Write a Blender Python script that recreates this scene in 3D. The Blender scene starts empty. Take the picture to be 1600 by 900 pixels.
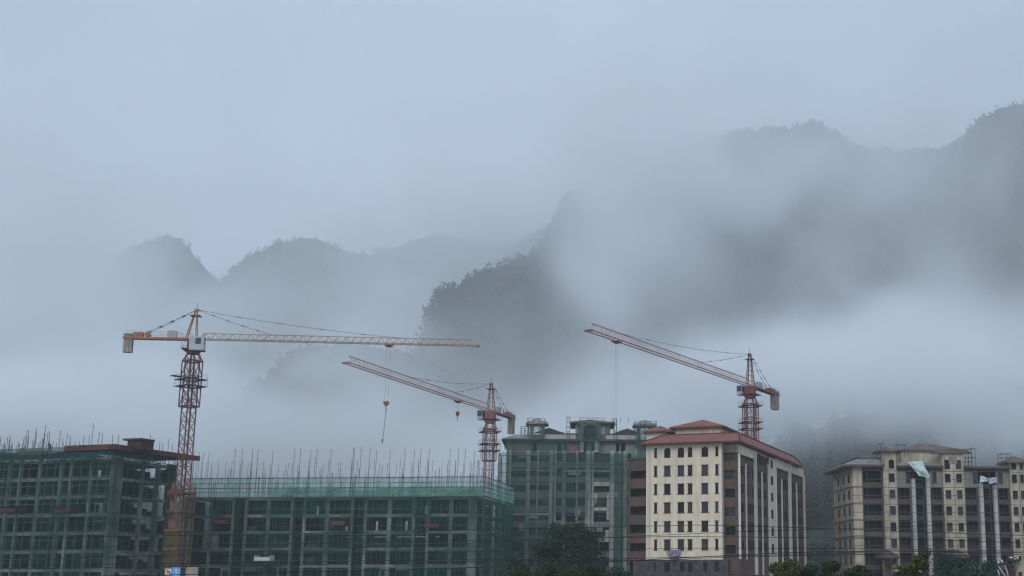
import bpy, math, random
from math import sin, cos, tan, radians as R, pi
from mathutils import Vector, noise as mnoise

random.seed(11)
S = bpy.context.scene
C = S.collection

# ------------------------------------------------------------------ camera
CAM_Z = 3.3                      # eye height above the street
F = 2100.0                       # focal length in pixels of the 1600 px wide photograph
CX, CY = 1050.0, 450.0           # optical axis (the photograph is a crop: lens shift)
PITCH = math.atan(465.0 / F)
cd = bpy.data.cameras.new('camera')
cam = bpy.data.objects.new('camera', cd)
C.objects.link(cam)
cam.location = (0, 0, CAM_Z)
cam.rotation_euler = (pi / 2 + PITCH, 0, 0)
cd.sensor_width = 36.0
cd.lens = 36.0 * F / 1600.0
cd.shift_x = -(CX - 800.0) / 1600.0
cd.clip_start = 0.5
cd.clip_end = 12000
S.camera = cam


def P(px, py, Y):
    """world point seen at pixel (px, py) of the photograph at distance Y"""
    x = (px - CX) / F
    y = -(py - CY) / F
    d = Vector((x, cos(PITCH) - y * sin(PITCH), sin(PITCH) + y * cos(PITCH)))
    s = Y / d.y
    return Vector((d.x * s, Y, CAM_Z + d.z * s))


# ------------------------------------------------------------------ sky, sun, exposure
SUN_EL, SUN_AZ = R(36), R(197)    # behind the camera, a little to the left
W = bpy.data.worlds.new('World')
S.world = W
W.use_nodes = True
nt = W.node_tree
nt.nodes.clear()
out = nt.nodes.new('ShaderNodeOutputWorld')
bg = nt.nodes.new('ShaderNodeBackground')
sky = nt.nodes.new('ShaderNodeTexSky')
sky.sky_type = 'NISHITA'
sky.sun_disc = False
sky.sun_elevation = SUN_EL
sky.sun_rotation = SUN_AZ
sky.altitude = 300
sky.air_density = 1.0
sky.dust_density = 4.0
# an even overcast deck in front of the clear sky, slightly streaked
tc = nt.nodes.new('ShaderNodeTexCoord')
mp = nt.nodes.new('ShaderNodeMapping')
mp.inputs['Scale'].default_value = (2.2, 2.2, 4.5)
nz = nt.nodes.new('ShaderNodeTexNoise')
nz.inputs['Scale'].default_value = 1.6
nz.inputs['Detail'].default_value = 4
nz.inputs['Roughness'].default_value = 0.5
cr = nt.nodes.new('ShaderNodeValToRGB')
cr.color_ramp.elements[0].position = 0.3
cr.color_ramp.elements[0].color = (5.9, 7.75, 10.2, 1)
cr.color_ramp.elements[1].position = 0.72
cr.color_ramp.elements[1].color = (7.9, 9.9, 12.5, 1)
mx = nt.nodes.new('ShaderNodeMix')
mx.data_type = 'RGBA'
mx.inputs['Factor'].default_value = 0.88
L = nt.links.new
L(tc.outputs['Generated'], mp.inputs['Vector'])
L(mp.outputs['Vector'], nz.inputs['Vector'])
L(nz.outputs['Fac'], cr.inputs['Fac'])
L(sky.outputs['Color'], mx.inputs['A'])
L(cr.outputs['Color'], mx.inputs['B'])
L(mx.outputs['Result'], bg.inputs['Color'])
bg.inputs['Strength'].default_value = 0.1
L(bg.outputs['Background'], out.inputs['Surface'])

sl = bpy.data.lights.new('sun', 'SUN')
sl.energy = 1.5
sl.angle = R(40)
sl.color = (1.0, 0.97, 0.92)
so = bpy.data.objects.new('sun', sl)
C.objects.link(so)
so.rotation_euler = (pi / 2 - SUN_EL, 0, pi - SUN_AZ)
so.location = (0, -50, 120)

S.view_settings.view_transform = 'Standard'
S.view_settings.look = 'None'
S.view_settings.exposure = -0.36
S.view_settings.gamma = 1.0
S.view_settings.use_curve_mapping = False
S.render.engine = 'CYCLES'
cy = S.cycles
cy.use_denoising = True
cy.max_bounces = 26
cy.diffuse_bounces = 3
cy.glossy_bounces = 2
cy.transmission_bounces = 3
cy.transparent_max_bounces = 24
cy.volume_bounces = 24
cy.volume_step_rate = 2.5
cy.volume_max_steps = 512
cy.use_adaptive_sampling = True
cy.adaptive_threshold = 0.02
cy.sample_clamp_indirect = 6
cy.filter_width = 1.3

# ------------------------------------------------------------------ helpers

def mat(name, col, rough=0.85, var=0.0, scale=1.0, col2=None, spec=0.3, metal=0.0, bump=0.0, streak=False, detail=5, extra=None):
    """Principled material; var mixes towards col2 (or a darker / lighter tone) with noise in object space"""
    m = bpy.data.materials.new(name)
    m.use_nodes = True
    t = m.node_tree
    b = t.nodes['Principled BSDF']
    b.inputs['Roughness'].default_value = rough
    b.inputs['Metallic'].default_value = metal
    b.inputs['Specular IOR Level'].default_value = spec
    c = (*col, 1)
    b.inputs['Base Color'].default_value = c
    if var or col2:
        co = t.nodes.new('ShaderNodeTexCoord')
        mpp = t.nodes.new('ShaderNodeMapping')
        mpp.inputs['Scale'].default_value = (scale, scale, scale * (0.18 if streak else 1.0))
        n = t.nodes.new('ShaderNodeTexNoise')
        n.inputs['Scale'].default_value = 1.0
        n.inputs['Detail'].default_value = detail
        n.inputs['Roughness'].default_value = 0.62
        r = t.nodes.new('ShaderNodeValToRGB')
        r.color_ramp.elements[0].position = 0.32
        r.color_ramp.elements[1].position = 0.68
        c2 = col2 or tuple(max(0.0, k * (1 - var)) for k in col)
        c1 = col if col2 else tuple(min(1.0, k * (1 + var)) for k in col)
        r.color_ramp.elements[0].color = (*c2, 1)
        r.color_ramp.elements[1].color = (*c1, 1)
        t.links.new(co.outputs['Object'], mpp.inputs['Vector'])
        t.links.new(mpp.outputs['Vector'], n.inputs['Vector'])
        t.links.new(n.outputs['Fac'], r.inputs['Fac'])
        t.links.new(r.outputs['Color'], b.inputs['Base Color'])
        if bump:
            bp = t.nodes.new('ShaderNodeBump')
            bp.inputs['Strength'].default_value = bump
            bp.inputs['Distance'].default_value = 0.3
            t.links.new(n.outputs['Fac'], bp.inputs['Height'])
            t.links.new(bp.outputs['Normal'], b.inputs['Normal'])
    return m


def tag(o, label=None, cat=None, group=None, kind=None):
    if label: o['label'] = label
    if cat: o['category'] = cat
    if group: o['group'] = group
    if kind: o['kind'] = kind
    return o


def empty(name, loc, rz=0.0):
    o = bpy.data.objects.new(name, None)
    C.objects.link(o)
    o.location = loc
    o.rotation_euler = (0, 0, rz)
    o.empty_display_size = 1.0
    return o


class MB:
    """collects simple solids; build() links them as ONE mesh object"""
    def __init__(self):
        self.v, self.f, self.m = [], [], []
        self.cur = 0

    def add(self, vs, fs):
        k = len(self.v)
        self.v += [tuple(p) for p in vs]
        self.f += [tuple(k + i for i in q) for q in fs]
        self.m += [self.cur] * len(fs)
        return self

    def box(self, x0, x1, y0, y1, z0, z1):
        return self.add([(x0, y0, z0), (x1, y0, z0), (x1, y1, z0), (x0, y1, z0), (x0, y0, z1), (x1, y0, z1), (x1, y1, z1), (x0, y1, z1)],
                        [(0, 3, 2, 1), (4, 5, 6, 7), (0, 1, 5, 4), (1, 2, 6, 5), (2, 3, 7, 6), (3, 0, 4, 7)])

    def bar(self, a, b, w, h=None):
        """square-section bar from a to b"""
        a, b = Vector(a), Vector(b)
        d = (b - a)
        if d.length < 1e-6: return self
        d.normalize()
        up = Vector((0, 0, 1)) if abs(d.z) < 0.95 else Vector((1, 0, 0))
        s = d.cross(up).normalized()
        u = s.cross(d).normalized()
        h = h or w
        s, u = s * w / 2, u * h / 2
        vs = [a - s - u, a + s - u, a + s + u, a - s + u, b - s - u, b + s - u, b + s + u, b - s + u]
        return self.add(vs, [(0, 3, 2, 1), (4, 5, 6, 7), (0, 1, 5, 4), (1, 2, 6, 5), (2, 3, 7, 6), (3, 0, 4, 7)])

    def tube(self, pts, r, n=6, caps=True):
        pts = [Vector(p) for p in pts]
        rs = r if isinstance(r, (list, tuple)) else [r] * len(pts)
        k0 = len(self.v)
        vs = []
        for i, p in enumerate(pts):
            d = (pts[min(i + 1, len(pts) - 1)] - pts[max(i - 1, 0)]).normalized()
            up = Vector((0, 0, 1)) if abs(d.z) < 0.9 else Vector((1, 0, 0))
            s = d.cross(up).normalized()
            u = s.cross(d)
            for j in range(n):
                a = 2 * pi * j / n
                vs.append(p + s * (cos(a) * rs[i]) + u * (sin(a) * rs[i]))
        fs = []
        for i in range(len(pts) - 1):
            for j in range(n):
                j2 = (j + 1) % n
                fs.append((i * n + j, i * n + j2, (i + 1) * n + j2, (i + 1) * n + j))
        if caps:
            fs.append(tuple(range(n - 1, -1, -1)))
            fs.append(tuple((len(pts) - 1) * n + j for j in range(n)))
        return self.add(vs, fs)

    def prism(self, poly, y0, y1):
        """polygon in (x, z) extruded from y0 to y1"""
        n = len(poly)
        vs = [(x, y0, z) for x, z in poly] + [(x, y1, z) for x, z in poly]
        fs = [tuple(range(n)), tuple(range(2 * n - 1, n - 1, -1))]
        fs += [(i, n + i, n + (i + 1) % n, (i + 1) % n) for i in range(n)]
        return self.add(vs, fs)

    def quad(self, a, b, c, d):
        return self.add([a, b, c, d], [(0, 1, 2, 3)])

    def hip(self, x0, x1, y0, y1, z0, z1, run=None, t=0.25):
        """hipped roof: eaves slab then slopes to a ridge"""
        lx, ly = x1 - x0, y1 - y0
        self.box(x0, x1, y0, y1, z0 - t, z0)
        r = min(lx, ly) / 2 if run is None else run
        if lx >= ly:
            a, b = (x0 + r, (y0 + y1) / 2, z1), (x1 - r, (y0 + y1) / 2, z1)
            vs = [(x0, y0, z0 + .003), (x1, y0, z0 + .003), (x1, y1, z0 + .003), (x0, y1, z0 + .003), a, b]
            self.add(vs, [(0, 1, 5, 4), (1, 2, 5), (2, 3, 4, 5), (3, 0, 4), (3, 2, 1, 0)])
        else:
            a, b = ((x0 + x1) / 2, y0 + r, z1), ((x0 + x1) / 2, y1 - r, z1)
            vs = [(x0, y0, z0 + .003), (x1, y0, z0 + .003), (x1, y1, z0 + .003), (x0, y1, z0 + .003), a, b]
            self.add(vs, [(0, 1, 4), (1, 2, 5, 4), (2, 3, 5), (3, 0, 4, 5), (3, 2, 1, 0)])
        return self

    def build(self, name, m, parent=None, smooth=False):
        me = bpy.data.meshes.new(name)
        me.from_pydata(self.v, [], self.f)
        for mm in (m if isinstance(m, (list, tuple)) else [m]):
            me.materials.append(mm)
        if isinstance(m, (list, tuple)):
            me.polygons.foreach_set('material_index', self.m)
        if smooth:
            me.polygons.foreach_set('use_smooth', [True] * len(me.polygons))
        me.update()
        o = bpy.data.objects.new(name, me)
        C.objects.link(o)
        if parent is not None:
            o.parent = parent
        return o


def fbm(x, y, z, octv=4):
    return mnoise.fractal(Vector((x, y, z)), 1.0, 2.0, octv)

# ------------------------------------------------------------------ ground and mountains
M_GROUND = mat('bounce_pale_ground', (0.25, 0.25, 0.245), var=0.35, scale=0.15)  # unseen ground, paled to bounce light up onto walls and cloud
g = MB()
g.quad((-4000, -300, 0), (4000, -300, 0), (4000, 6000, 0), (-4000, 6000, 0))
tag(g.build('ground', M_GROUND), 'ground of the building site and valley floor, paled for bounce light', None, None, 'structure')
M_MOUNT = mat('forested_slope', (0.055, 0.070, 0.042), col2=(0.012, 0.022, 0.016), scale=0.03, rough=0.95, detail=8)


ROWS = {}


def mountain(name, sil, Y, front, back, base=-5.0, nx=330, seed=0.0, rough=1.0, label='', front_pow=0.8, kind='structure'):
    """a ridge whose skyline is sil (photo pixels at distance Y), with a front and a back slope"""
    pts = [P(q[0], q[1], q[2] if len(q) > 2 else Y) for q in sil]
    xs = [p.x for p in pts]
    zs = [p.z for p in pts]
    ys = [p.y for p in pts]
    nv_f, nv_b = 84, 8
    verts, faces = [], []
    x0, x1 = xs[0], xs[-1]
    for i in range(nx + 1):
        x = x0 + (x1 - x0) * i / nx
        j = 0
        while j < len(xs) - 2 and xs[j + 1] < x: j += 1
        t = (x - xs[j]) / (xs[j + 1] - xs[j])
        zr = zs[j] + (zs[j + 1] - zs[j]) * t
        Y = ys[j] + (ys[j + 1] - ys[j]) * t
        crag = (fbm(x * .02, seed, 3.1, 5) * 9 + fbm(x * .11, seed, 7.7, 3) * 4.0) * rough
        tree = max(0.0, fbm(x * .16, seed, 1.3, 3) + .1) * 9.0 * rough
        zr = max(base + 2, zr)
        knob = crag * .75 + tree * .25
        for k in range(nv_f + nv_b + 1):
            if k <= nv_f:
                s = k / nv_f
                z = base + (zr - base) * s ** front_pow
                y = Y - front * (1 - s)
                w = (1 - s) * s * 4 * 0.9 + 0.12
                gul = fbm(x * .006, z * .006, seed, 5) * front * .22
                y += gul * w
                hh = z - base
                z += (fbm(x * .03, y * .03, seed + 5, 4) * 20 + fbm(x * .07, y * .07 + z * .05, seed + 9, 3) * 10) * rough * min(1, hh / 40) * (1 - s ** 8) + knob * s ** 10
            else:
                s = (k - nv_f) / nv_b
                z = base + (zr - base) * (1 - s) + knob * (1 - s) ** 4
                y = Y + back * s
            verts.append((x, y, z))
    nn = nv_f + nv_b + 1
    for i in range(nx):
        for k in range(nn - 1):
            faces.append((i * nn + k, (i + 1) * nn + k, (i + 1) * nn + k + 1, i * nn + k + 1))
    me = bpy.data.meshes.new(name)
    me.from_pydata(verts, [], faces)
    me.materials.append(M_MOUNT)
    me.update()
    o = bpy.data.objects.new(name, me)
    C.objects.link(o)
    tag(o, label, None, None, kind)
    o_rows = (nx + 1, nn, nv_f)
    ROWS[o.name] = o_rows
    return o


mountain('mountain', [(-500, 640), (-100, 560), (60, 500), (150, 440), (185, 415), (215, 392), (245, 378), (268, 369), (284, 374), (300, 392), (322, 418), (346, 438), (368, 420), (395, 396),
                      (430, 380), (470, 374), (500, 372), (530, 385), (580, 400), (640, 376), (690, 368), (760, 380), (900, 420), (1200, 480)], 1500, 420, 500,
         seed=2.0, label='twin forested peaks with a notch between them, half lost in cloud')
mountain('mountain', [(590, 670, 850), (640, 590, 860), (662, 520, 875), (669, 480, 880), (690, 456, 890), (720, 445, 905), (750, 425, 920), (790, 416, 945), (830, 400, 970), (848, 372, 1000), (868, 342, 1040),
                      (884, 308, 1080), (905, 301, 1090), (940, 305, 1110), (985, 309, 1130), (1050, 285, 1180), (1150, 262, 1250), (1300, 270, 1310), (1450, 330, 1340)], 880, 230, 260,
         seed=5.5, nx=360, rough=.75, label='dark stepped ridge climbing from mid valley into the cloud towards the massif')
mountain('mountain', [(700, 420), (860, 360), (980, 290), (1060, 240), (1120, 218), (1150, 206), (1200, 203), (1240, 194), (1270, 194), (1300, 212), (1330, 228), (1380, 232), (1430, 240),
                      (1465, 240), (1500, 216), (1535, 186), (1560, 172), (1600, 165), (1680, 140), (1900, 160), (2300, 300)], 1350, 480, 500,
         seed=8.2, label='tall wooded massif with a knobbed skyline, veiled by drifting cloud')
mountain('hill', [(180, 760), (300, 660), (345, 634), (400, 606), (440, 570), (480, 548), (540, 536), (600, 545), (680, 570), (800, 640), (900, 740)], 800, 160, 200,
         seed=12.0, rough=.6, nx=120, label='low wooded spur fading into mist beneath the long crane boom', front_pow=.95)
# ------------------------------------------------------------------ materials
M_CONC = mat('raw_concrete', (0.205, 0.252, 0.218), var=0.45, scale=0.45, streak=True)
M_CONC_DK = mat('dark_concrete', (0.050, 0.060, 0.056), var=0.4, scale=0.4)  # concrete in a darker tone
M_INNER = mat('shade_dark_blockwork', (0.013, 0.020, 0.022), var=0.45, scale=0.5)  # interior shade is put into this near-black blockwork colour
M_SCAF = mat('scaffold_steel', (0.06, 0.07, 0.072), rough=0.6, var=0.4, scale=1.5)
M_REBAR = mat('rusty_bar', (0.14, 0.13, 0.14), rough=0.8, var=0.35, scale=2)
M_FORM = mat('red_formwork_ply', (0.090, 0.036, 0.031), rough=0.8, var=0.5, scale=0.7)
M_FORM_DK = mat('weathered_ply', (0.045, 0.028, 0.026), rough=0.85, var=0.4, scale=0.7)
M_CREAM = mat('cream_render', (0.72, 0.635, 0.49), rough=0.9, col2=(0.52, 0.45, 0.34), scale=1.1, streak=True)
M_CREAM_D = mat('stained_cream_render', (0.56, 0.485, 0.37), rough=0.9, col2=(0.29, 0.25, 0.185), scale=0.9, streak=True)
M_PILLAR = mat('weathered_pale_pillar', (0.50, 0.485, 0.45), rough=0.85, col2=(0.36, 0.345, 0.31), scale=0.5, streak=True)
M_WHITE = mat('off_white_pillar', (0.74, 0.69, 0.60), rough=0.85, col2=(0.56, 0.52, 0.45), scale=0.4, streak=True)
M_BROWN = mat('brown_tile_cladding', (0.100, 0.062, 0.048), rough=0.75, var=0.25, scale=0.8)
M_BROWN_D = mat('dull_brown_cladding', (0.088, 0.064, 0.058), rough=0.8, var=0.35, scale=0.7)
M_STONE = mat('dark_stone_base', (0.060, 0.052, 0.056), rough=0.85, var=0.4, scale=1.2)
M_FRAME = mat('dark_window_frame', (0.040, 0.026, 0.024), rough=0.5)
M_PANE = mat('dark_pane', (0.008, 0.010, 0.016), rough=0.4, spec=0.12, var=0.5, scale=0.5)
M_PANE2 = mat('bluish_pane', (0.020, 0.024, 0.040), rough=0.12, spec=0.4, var=0.5, scale=0.4)
M_PANE3 = mat('curtained_pane', (0.050, 0.040, 0.036), rough=0.3, spec=0.3, var=0.7, scale=0.9)
M_VOID = mat('opening_shade', (0.004, 0.007, 0.013), rough=0.8, var=0.5, scale=0.4)  # near-black stands in for the shade inside openings
M_GREYROOF = mat('grey_roof_sheet', (0.19, 0.19, 0.18), rough=0.7, var=0.45, scale=0.6)
M_BROWNROOF = mat('brown_roof_tile', (0.135, 0.108, 0.092), rough=0.8, var=0.35, scale=0.8)
M_WHITEBOARD = mat('pale_board', (0.55, 0.56, 0.56), rough=0.7, var=0.15, scale=1)


def tile_mat():
    m = bpy.data.materials.new('red_roof_tile')
    m.use_nodes = True
    t = m.node_tree
    b = t.nodes['Principled BSDF']
    b.inputs['Roughness'].default_value = 0.7
    co = t.nodes.new('ShaderNodeTexCoord')
    n = t.nodes.new('ShaderNodeTexNoise'); n.inputs['Scale'].default_value = 1.5; n.inputs['Detail'].default_value = 8
    r = t.nodes.new('ShaderNodeValToRGB')
    r.color_ramp.elements[0].position = .3; r.color_ramp.elements[0].color = (0.13, 0.044, 0.033, 1)
    r.color_ramp.elements[1].position = .75; r.color_ramp.elements[1].color = (0.32, 0.118, 0.084, 1)
    w = t.nodes.new('ShaderNodeTexWave'); w.wave_type = 'BANDS'; w.bands_direction = 'DIAGONAL'
    w.inputs['Scale'].default_value = 1.4
    bp = t.nodes.new('ShaderNodeBump'); bp.inputs['Strength'].default_value = .5; bp.inputs['Distance'].default_value = .1
    t.links.new(co.outputs['Object'], n.inputs['Vector']); t.links.new(n.outputs['Fac'], r.inputs['Fac'])
    t.links.new(r.outputs['Color'], b.inputs['Base Color'])
    t.links.new(co.outputs['Object'], w.inputs['Vector']); t.links.new(w.outputs['Fac'], bp.inputs['Height'])
    t.links.new(bp.outputs['Normal'], b.inputs['Normal'])
    return m


M_TILE = tile_mat()
M_TILE_E = mat('dark_red_fascia', (0.11, 0.038, 0.03), rough=0.7)


def net_mat(name, col, cover, patch=0.25, scale=0.25, trans=0.5):
    """woven safety netting: cover is the share of the sheet that is thread"""
    m = bpy.data.materials.new(name)
    m.use_nodes = True
    t = m.node_tree
    t.nodes.clear()
    o = t.nodes.new('ShaderNodeOutputMaterial')
    d = t.nodes.new('ShaderNodeBsdfDiffuse'); d.inputs['Color'].default_value = (*col, 1)
    tl = t.nodes.new('ShaderNodeBsdfTranslucent'); tl.inputs['Color'].default_value = (*col, 1)
    a = t.nodes.new('ShaderNodeMixShader'); a.inputs[0].default_value = trans
    tr = t.nodes.new('ShaderNodeBsdfTransparent')
    b = t.nodes.new('ShaderNodeMixShader')
    co = t.nodes.new('ShaderNodeTexCoord')
    mp_ = t.nodes.new('ShaderNodeMapping'); mp_.inputs['Scale'].default_value = (scale, scale, scale * 1.6)
    n = t.nodes.new('ShaderNodeTexNoise'); n.inputs['Scale'].default_value = 1; n.inputs['Detail'].default_value = 6
    mr = t.nodes.new('ShaderNodeMapRange')
    mr.inputs['From Min'].default_value = .35; mr.inputs['From Max'].default_value = .65
    mr.inputs['To Min'].default_value = max(0, cover - patch); mr.inputs['To Max'].default_value = min(1, cover + patch)
    t.links.new(co.outputs['Object'], mp_.inputs['Vector'])
    t.links.new(mp_.outputs['Vector'], n.inputs['Vector']); t.links.new(n.outputs['Fac'], mr.inputs['Value'])
    t.links.new(d.outputs[0], a.inputs[1]); t.links.new(tl.outputs[0], a.inputs[2])
    t.links.new(tr.outputs[0], b.inputs[1]); t.links.new(a.outputs[0], b.inputs[2])
    t.links.new(mr.outputs[0], b.inputs[0]); t.links.new(b.outputs[0], o.inputs['Surface'])
    return m


M_NET_A = net_mat('dark_green_netting', (0.006, 0.092, 0.066), 0.36, .30, .16, .3)
M_NET_B = net_mat('green_netting', (0.006, 0.100, 0.072), 0.33, .30, .14, .3)
M_NET_TOP = net_mat('backlit_green_netting', (0.30, 0.62, 0.50), 0.40, .16, .2, .65)  # sky backlight is put into this paler thread colour
M_NET_TOP2 = net_mat('thick_green_netting', (0.045, 0.22, 0.13), 0.60, .25, .25, .5)
M_NET_SIDE = net_mat('side_green_netting', (0.022, 0.215, 0.120), 0.50, .22, .15, .45)
M_NET_UP = net_mat('upper_green_netting', (0.025, 0.16, 0.085), 0.42, .2, .25, .4)
M_NET_C = net_mat('faded_green_netting', (0.050, 0.140, 0.118), 0.38, .12, .12, .4)
M_NET_CD = net_mat('teal_netting', (0.040, 0.120, 0.105), 0.58, .2, .2, .4)


class Facade:
    """a vertical front plane through origin O turned by rz; at() reads a photo pixel as (s along, z up) on it"""
    def __init__(self, px, py, Y, rz):
        p = P(px, py, Y)
        self.o = Vector((p.x, p.y, 0)); self.rz = rz
        self.u = Vector((cos(rz), sin(rz), 0)); self.v = Vector((-sin(rz), cos(rz), 0))

    def at(self, px, py, depth=0.0):
        d = P(px, py, 1000.0) - Vector((0, 0, CAM_Z))
        b = self.o + self.v * depth
        t = b.dot(self.v) / d.dot(self.v)
        q = Vector((0, 0, CAM_Z)) + d * t
        return (q - self.o).dot(self.u), q.z

    def side(self, px, py, x=0.0):
        d = P(px, py, 1000.0) - Vector((0, 0, CAM_Z))
        b = self.o + self.u * x
        t = b.dot(self.u) / d.dot(self.u)
        q = Vector((0, 0, CAM_Z)) + d * t
        return (q - self.o).dot(self.v), q.z

    def world(self, x, y, z):
        return self.o + self.u * x + self.v * y + Vector((0, 0, z))

    def root(self, name):
        return empty(name, self.o, self.rz)


def holed_wall(mb, x0, x1, z0, z1, y, holes, rev=0.3):
    """front sheet at y with rectangular holes (hx0,hx1,hz0,hz1) and their reveals going back rev"""
    zc = sorted(set([z0, z1] + [h[2] for h in holes] + [h[3] for h in holes]))
    for a, b in zip(zc[:-1], zc[1:]):
        if b - a < 1e-4: continue
        row = sorted([h for h in holes if h[2] <= a + 1e-4 and h[3] >= b - 1e-4])
        x = x0
        for h in row:
            if h[0] > x + 1e-4: mb.quad((x, y, a), (h[0], y, a), (h[0], y, b), (x, y, b))
            x = h[1]
        if x < x1 - 1e-4: mb.quad((x, y, a), (x1, y, a), (x1, y, b), (x, y, b))
    for (a, b, c, d) in holes:
        mb.quad((a, y, c), (a, y, d), (a, y + rev, d), (a, y + rev, c))
        mb.quad((b, y, c), (b, y + rev, c), (b, y + rev, d), (b, y, d))
        mb.quad((a, y, d), (b, y, d), (b, y + rev, d), (a, y + rev, d))
        mb.quad((a, y, c), (a, y + rev, c), (b, y + rev, c), (b, y, c))


def holed_side(mb, v0, v1, z0, z1, x, holes, rev=0.3, sgn=-1):
    """the same for a side wall in the plane x; reveals go in by sgn*rev"""
    tmp = MB()
    holed_wall(tmp, v0, v1, z0, z1, 0, holes, rev)
    mb.add([(x + sgn * p[1], p[0], p[2]) for p in tmp.v], tmp.f)


def window(parent, x0, x1, z0, z1, y, mull=1, trans=0.68, arch=False, frame=None, pane=None, side_x=None, sgn=-1, fw=0.07):
    """frame with mullions (part) and its dark pane (sub-part)"""
    f = MB()
    w = fw
    f.box(x0, x0 + w, y, y + .08, z0, z1); f.box(x1 - w, x1, y, y + .08, z0, z1)
    f.box(x0 + w, x1 - w, y, y + .08, z1 - w, z1); f.box(x0 + w, x1 - w, y, y + .08, z0, z0 + w)
    for k in range(1, mull + 1):
        xm = x0 + (x1 - x0) * k / (mull + 1)
        f.box(xm - w / 2, xm + w / 2, y, y + .08, z0 + w, z1 - w)
    if trans:
        zm = z0 + (z1 - z0) * trans
        f.box(x0 + w, x1 - w, y + .015, y + .07, zm - w / 2, zm + w / 2)
    p = MB()
    p.box(x0 + .01, x1 - .01, y + .085, y + .12, z0 + .01, z1 - .01)
    for b in (f, p):
        if side_x is not None:
            b.v = [(side_x + sgn * (q[1]), q[0], q[2]) for q in b.v]
    fo = f.build('window', frame or M_FRAME, parent)
    p.build('pane', pane or random.choice((M_PANE, M_PANE, M_PANE2, M_PANE3)), fo)
    return fo


def arch_corner(mb, x0, x1, ztop, y, r=None):
    """cream pieces that turn the square head of a hole into an arch"""
    cx_, rr = (x0 + x1) / 2, (x1 - x0) / 2
    zc = ztop - rr * .8
    for s in (-1, 1):
        arc = [(cx_ + s * rr * cos(a), zc + rr * .8 * sin(a)) for a in [pi / 2 * k / 6 for k in range(7)]]
        poly = [(cx_ + s * rr, ztop)] + arc
        if s == 1: poly = poly[::1]
        else: poly = poly[::-1]
        mb.prism(poly, y + .012, y + .2)


def net_sheet(mb, x0, x1, z0, z1, y, nx=None, nz=None, sag=0.22, seed=0.0, scallop=0.0):
    nx = nx or max(2, int(abs(x1 - x0) / 0.9)); nz = nz or max(2, int((z1 - z0) / 0.6))
    vs, fs = [], []
    for i in range(nx + 1):
        for j in range(nz + 1):
            x = x0 + (x1 - x0) * i / nx; z = z0 + (z1 - z0) * j / nz
            zz = z + (scallop * fbm(x * .9, seed, 2.2, 2) if j == 0 else 0)
            vs.append((x, y + sag * fbm(x * .45, z * .5, seed, 3), zz))
    for i in range(nx):
        for j in range(nz):
            fs.append((i * (nz + 1) + j, (i + 1) * (nz + 1) + j, (i + 1) * (nz + 1) + j + 1, i * (nz + 1) + j + 1))
    mb.add(vs, fs)


def swap(mb, x):
    """turn a sheet built along x into one along depth in the plane x"""
    mb.v = [(x - q[1], q[0], q[2]) for q in mb.v]
    return mb


# ------------------------------------------------------------------ concrete frame of the left block
FA = Facade(172, 760, 225, R(-17))
rA = FA.root('unfinished_building')
tag(rA, 'concrete frame block in dark green netting with a red formwork deck on its near corner', 'building')
ZS_A = [24 - 3.0 * k for k in range(9)]
XA0, DA = -52.0, 17.0
cols_px = [-60, -38, -8, 11, 29, 59, 92, 108, 139, 172]
cxs = [FA.at(p, 770)[0] for p in cols_px]
cxs = [XA0 + .3, cxs[0] - 8, cxs[0] - 4] + cxs
for z in ZS_A:
    if z <= 0: continue
    b = MB()
    b.box(XA0, 0, 0.05, DA, z - .16, z)
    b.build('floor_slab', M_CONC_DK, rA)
    b = MB(); b.box(XA0, 0, -.02, .30, z - .50, z + .01); b.build('edge_beam', M_CONC, rA)
    b = MB(); b.box(-.30, .02, .30, DA, z - .50, z + .012); b.build('edge_beam', M_CONC, rA)
for x in cxs:
    b = MB(); b.box(x - .30, x + .22, -.06, .44, 0, 24.6); b.build('column', M_CONC, rA)
vs_A = [FA.side(p, 770)[0] for p in (222, 246)]
b = MB(); b.box(-.36, .06, .1, 2.9, 0, 24.3); b.build('shear_wall', M_CONC, rA)
for v in vs_A + [DA - 1.2]:
    w = .3 if v < DA - 2 else 1.2
    b = MB(); b.box(-.5, .06, v - w, v + w, 0, 24.3); b.build('column', M_CONC_DK if w > 1 else M_CONC, rA)
for (vv, xx) in ((5.5, -7.5), (DA - .3, -20)):
    for x in cxs:
        if x > xx + 1: continue
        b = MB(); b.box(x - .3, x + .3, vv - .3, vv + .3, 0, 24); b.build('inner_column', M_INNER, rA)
# block partitions: added to darken the depth of the floors, the near corner stays open to the back
for k, z in enumerate(ZS_A[1:-1]):
    b = MB()
    x = XA0
    while x < -6.5:
        w = random.uniform(3.0, 6.5)
        b.box(x, min(x + w, -6.0), 5.9, 6.05, z, z + random.choice((2.5, 2.5, 2.5, 1.9)))
        x += w + random.choice((0, 0, .8))
    for x in cxs[::1]:
        if x > -6: continue
        if random.random() < .75: b.box(x - .1, x + .1, .5, 5.9, z, z + 2.5)
    b.box(-6.1, -5.95, 6, DA - 5.5, z, z + 2.5)
    if random.random() < 2: b.box(-2.7, -2.6, 3.2, 9.5, z, z + random.uniform(1.7, 2.7)); b.box(-4.2, -4.05, 8.5, 15, z, z + random.uniform(1.5, 2.4))
    b.box(-random.uniform(1.5, 3.2), -.4, DA - .55, DA - .4, z, z + 2.5); b.box(-7, -4.3, DA - .55, DA - .4, z, z + random.uniform(1, 2.4))
    b.build('added_partition', M_INNER, rA)
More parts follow.
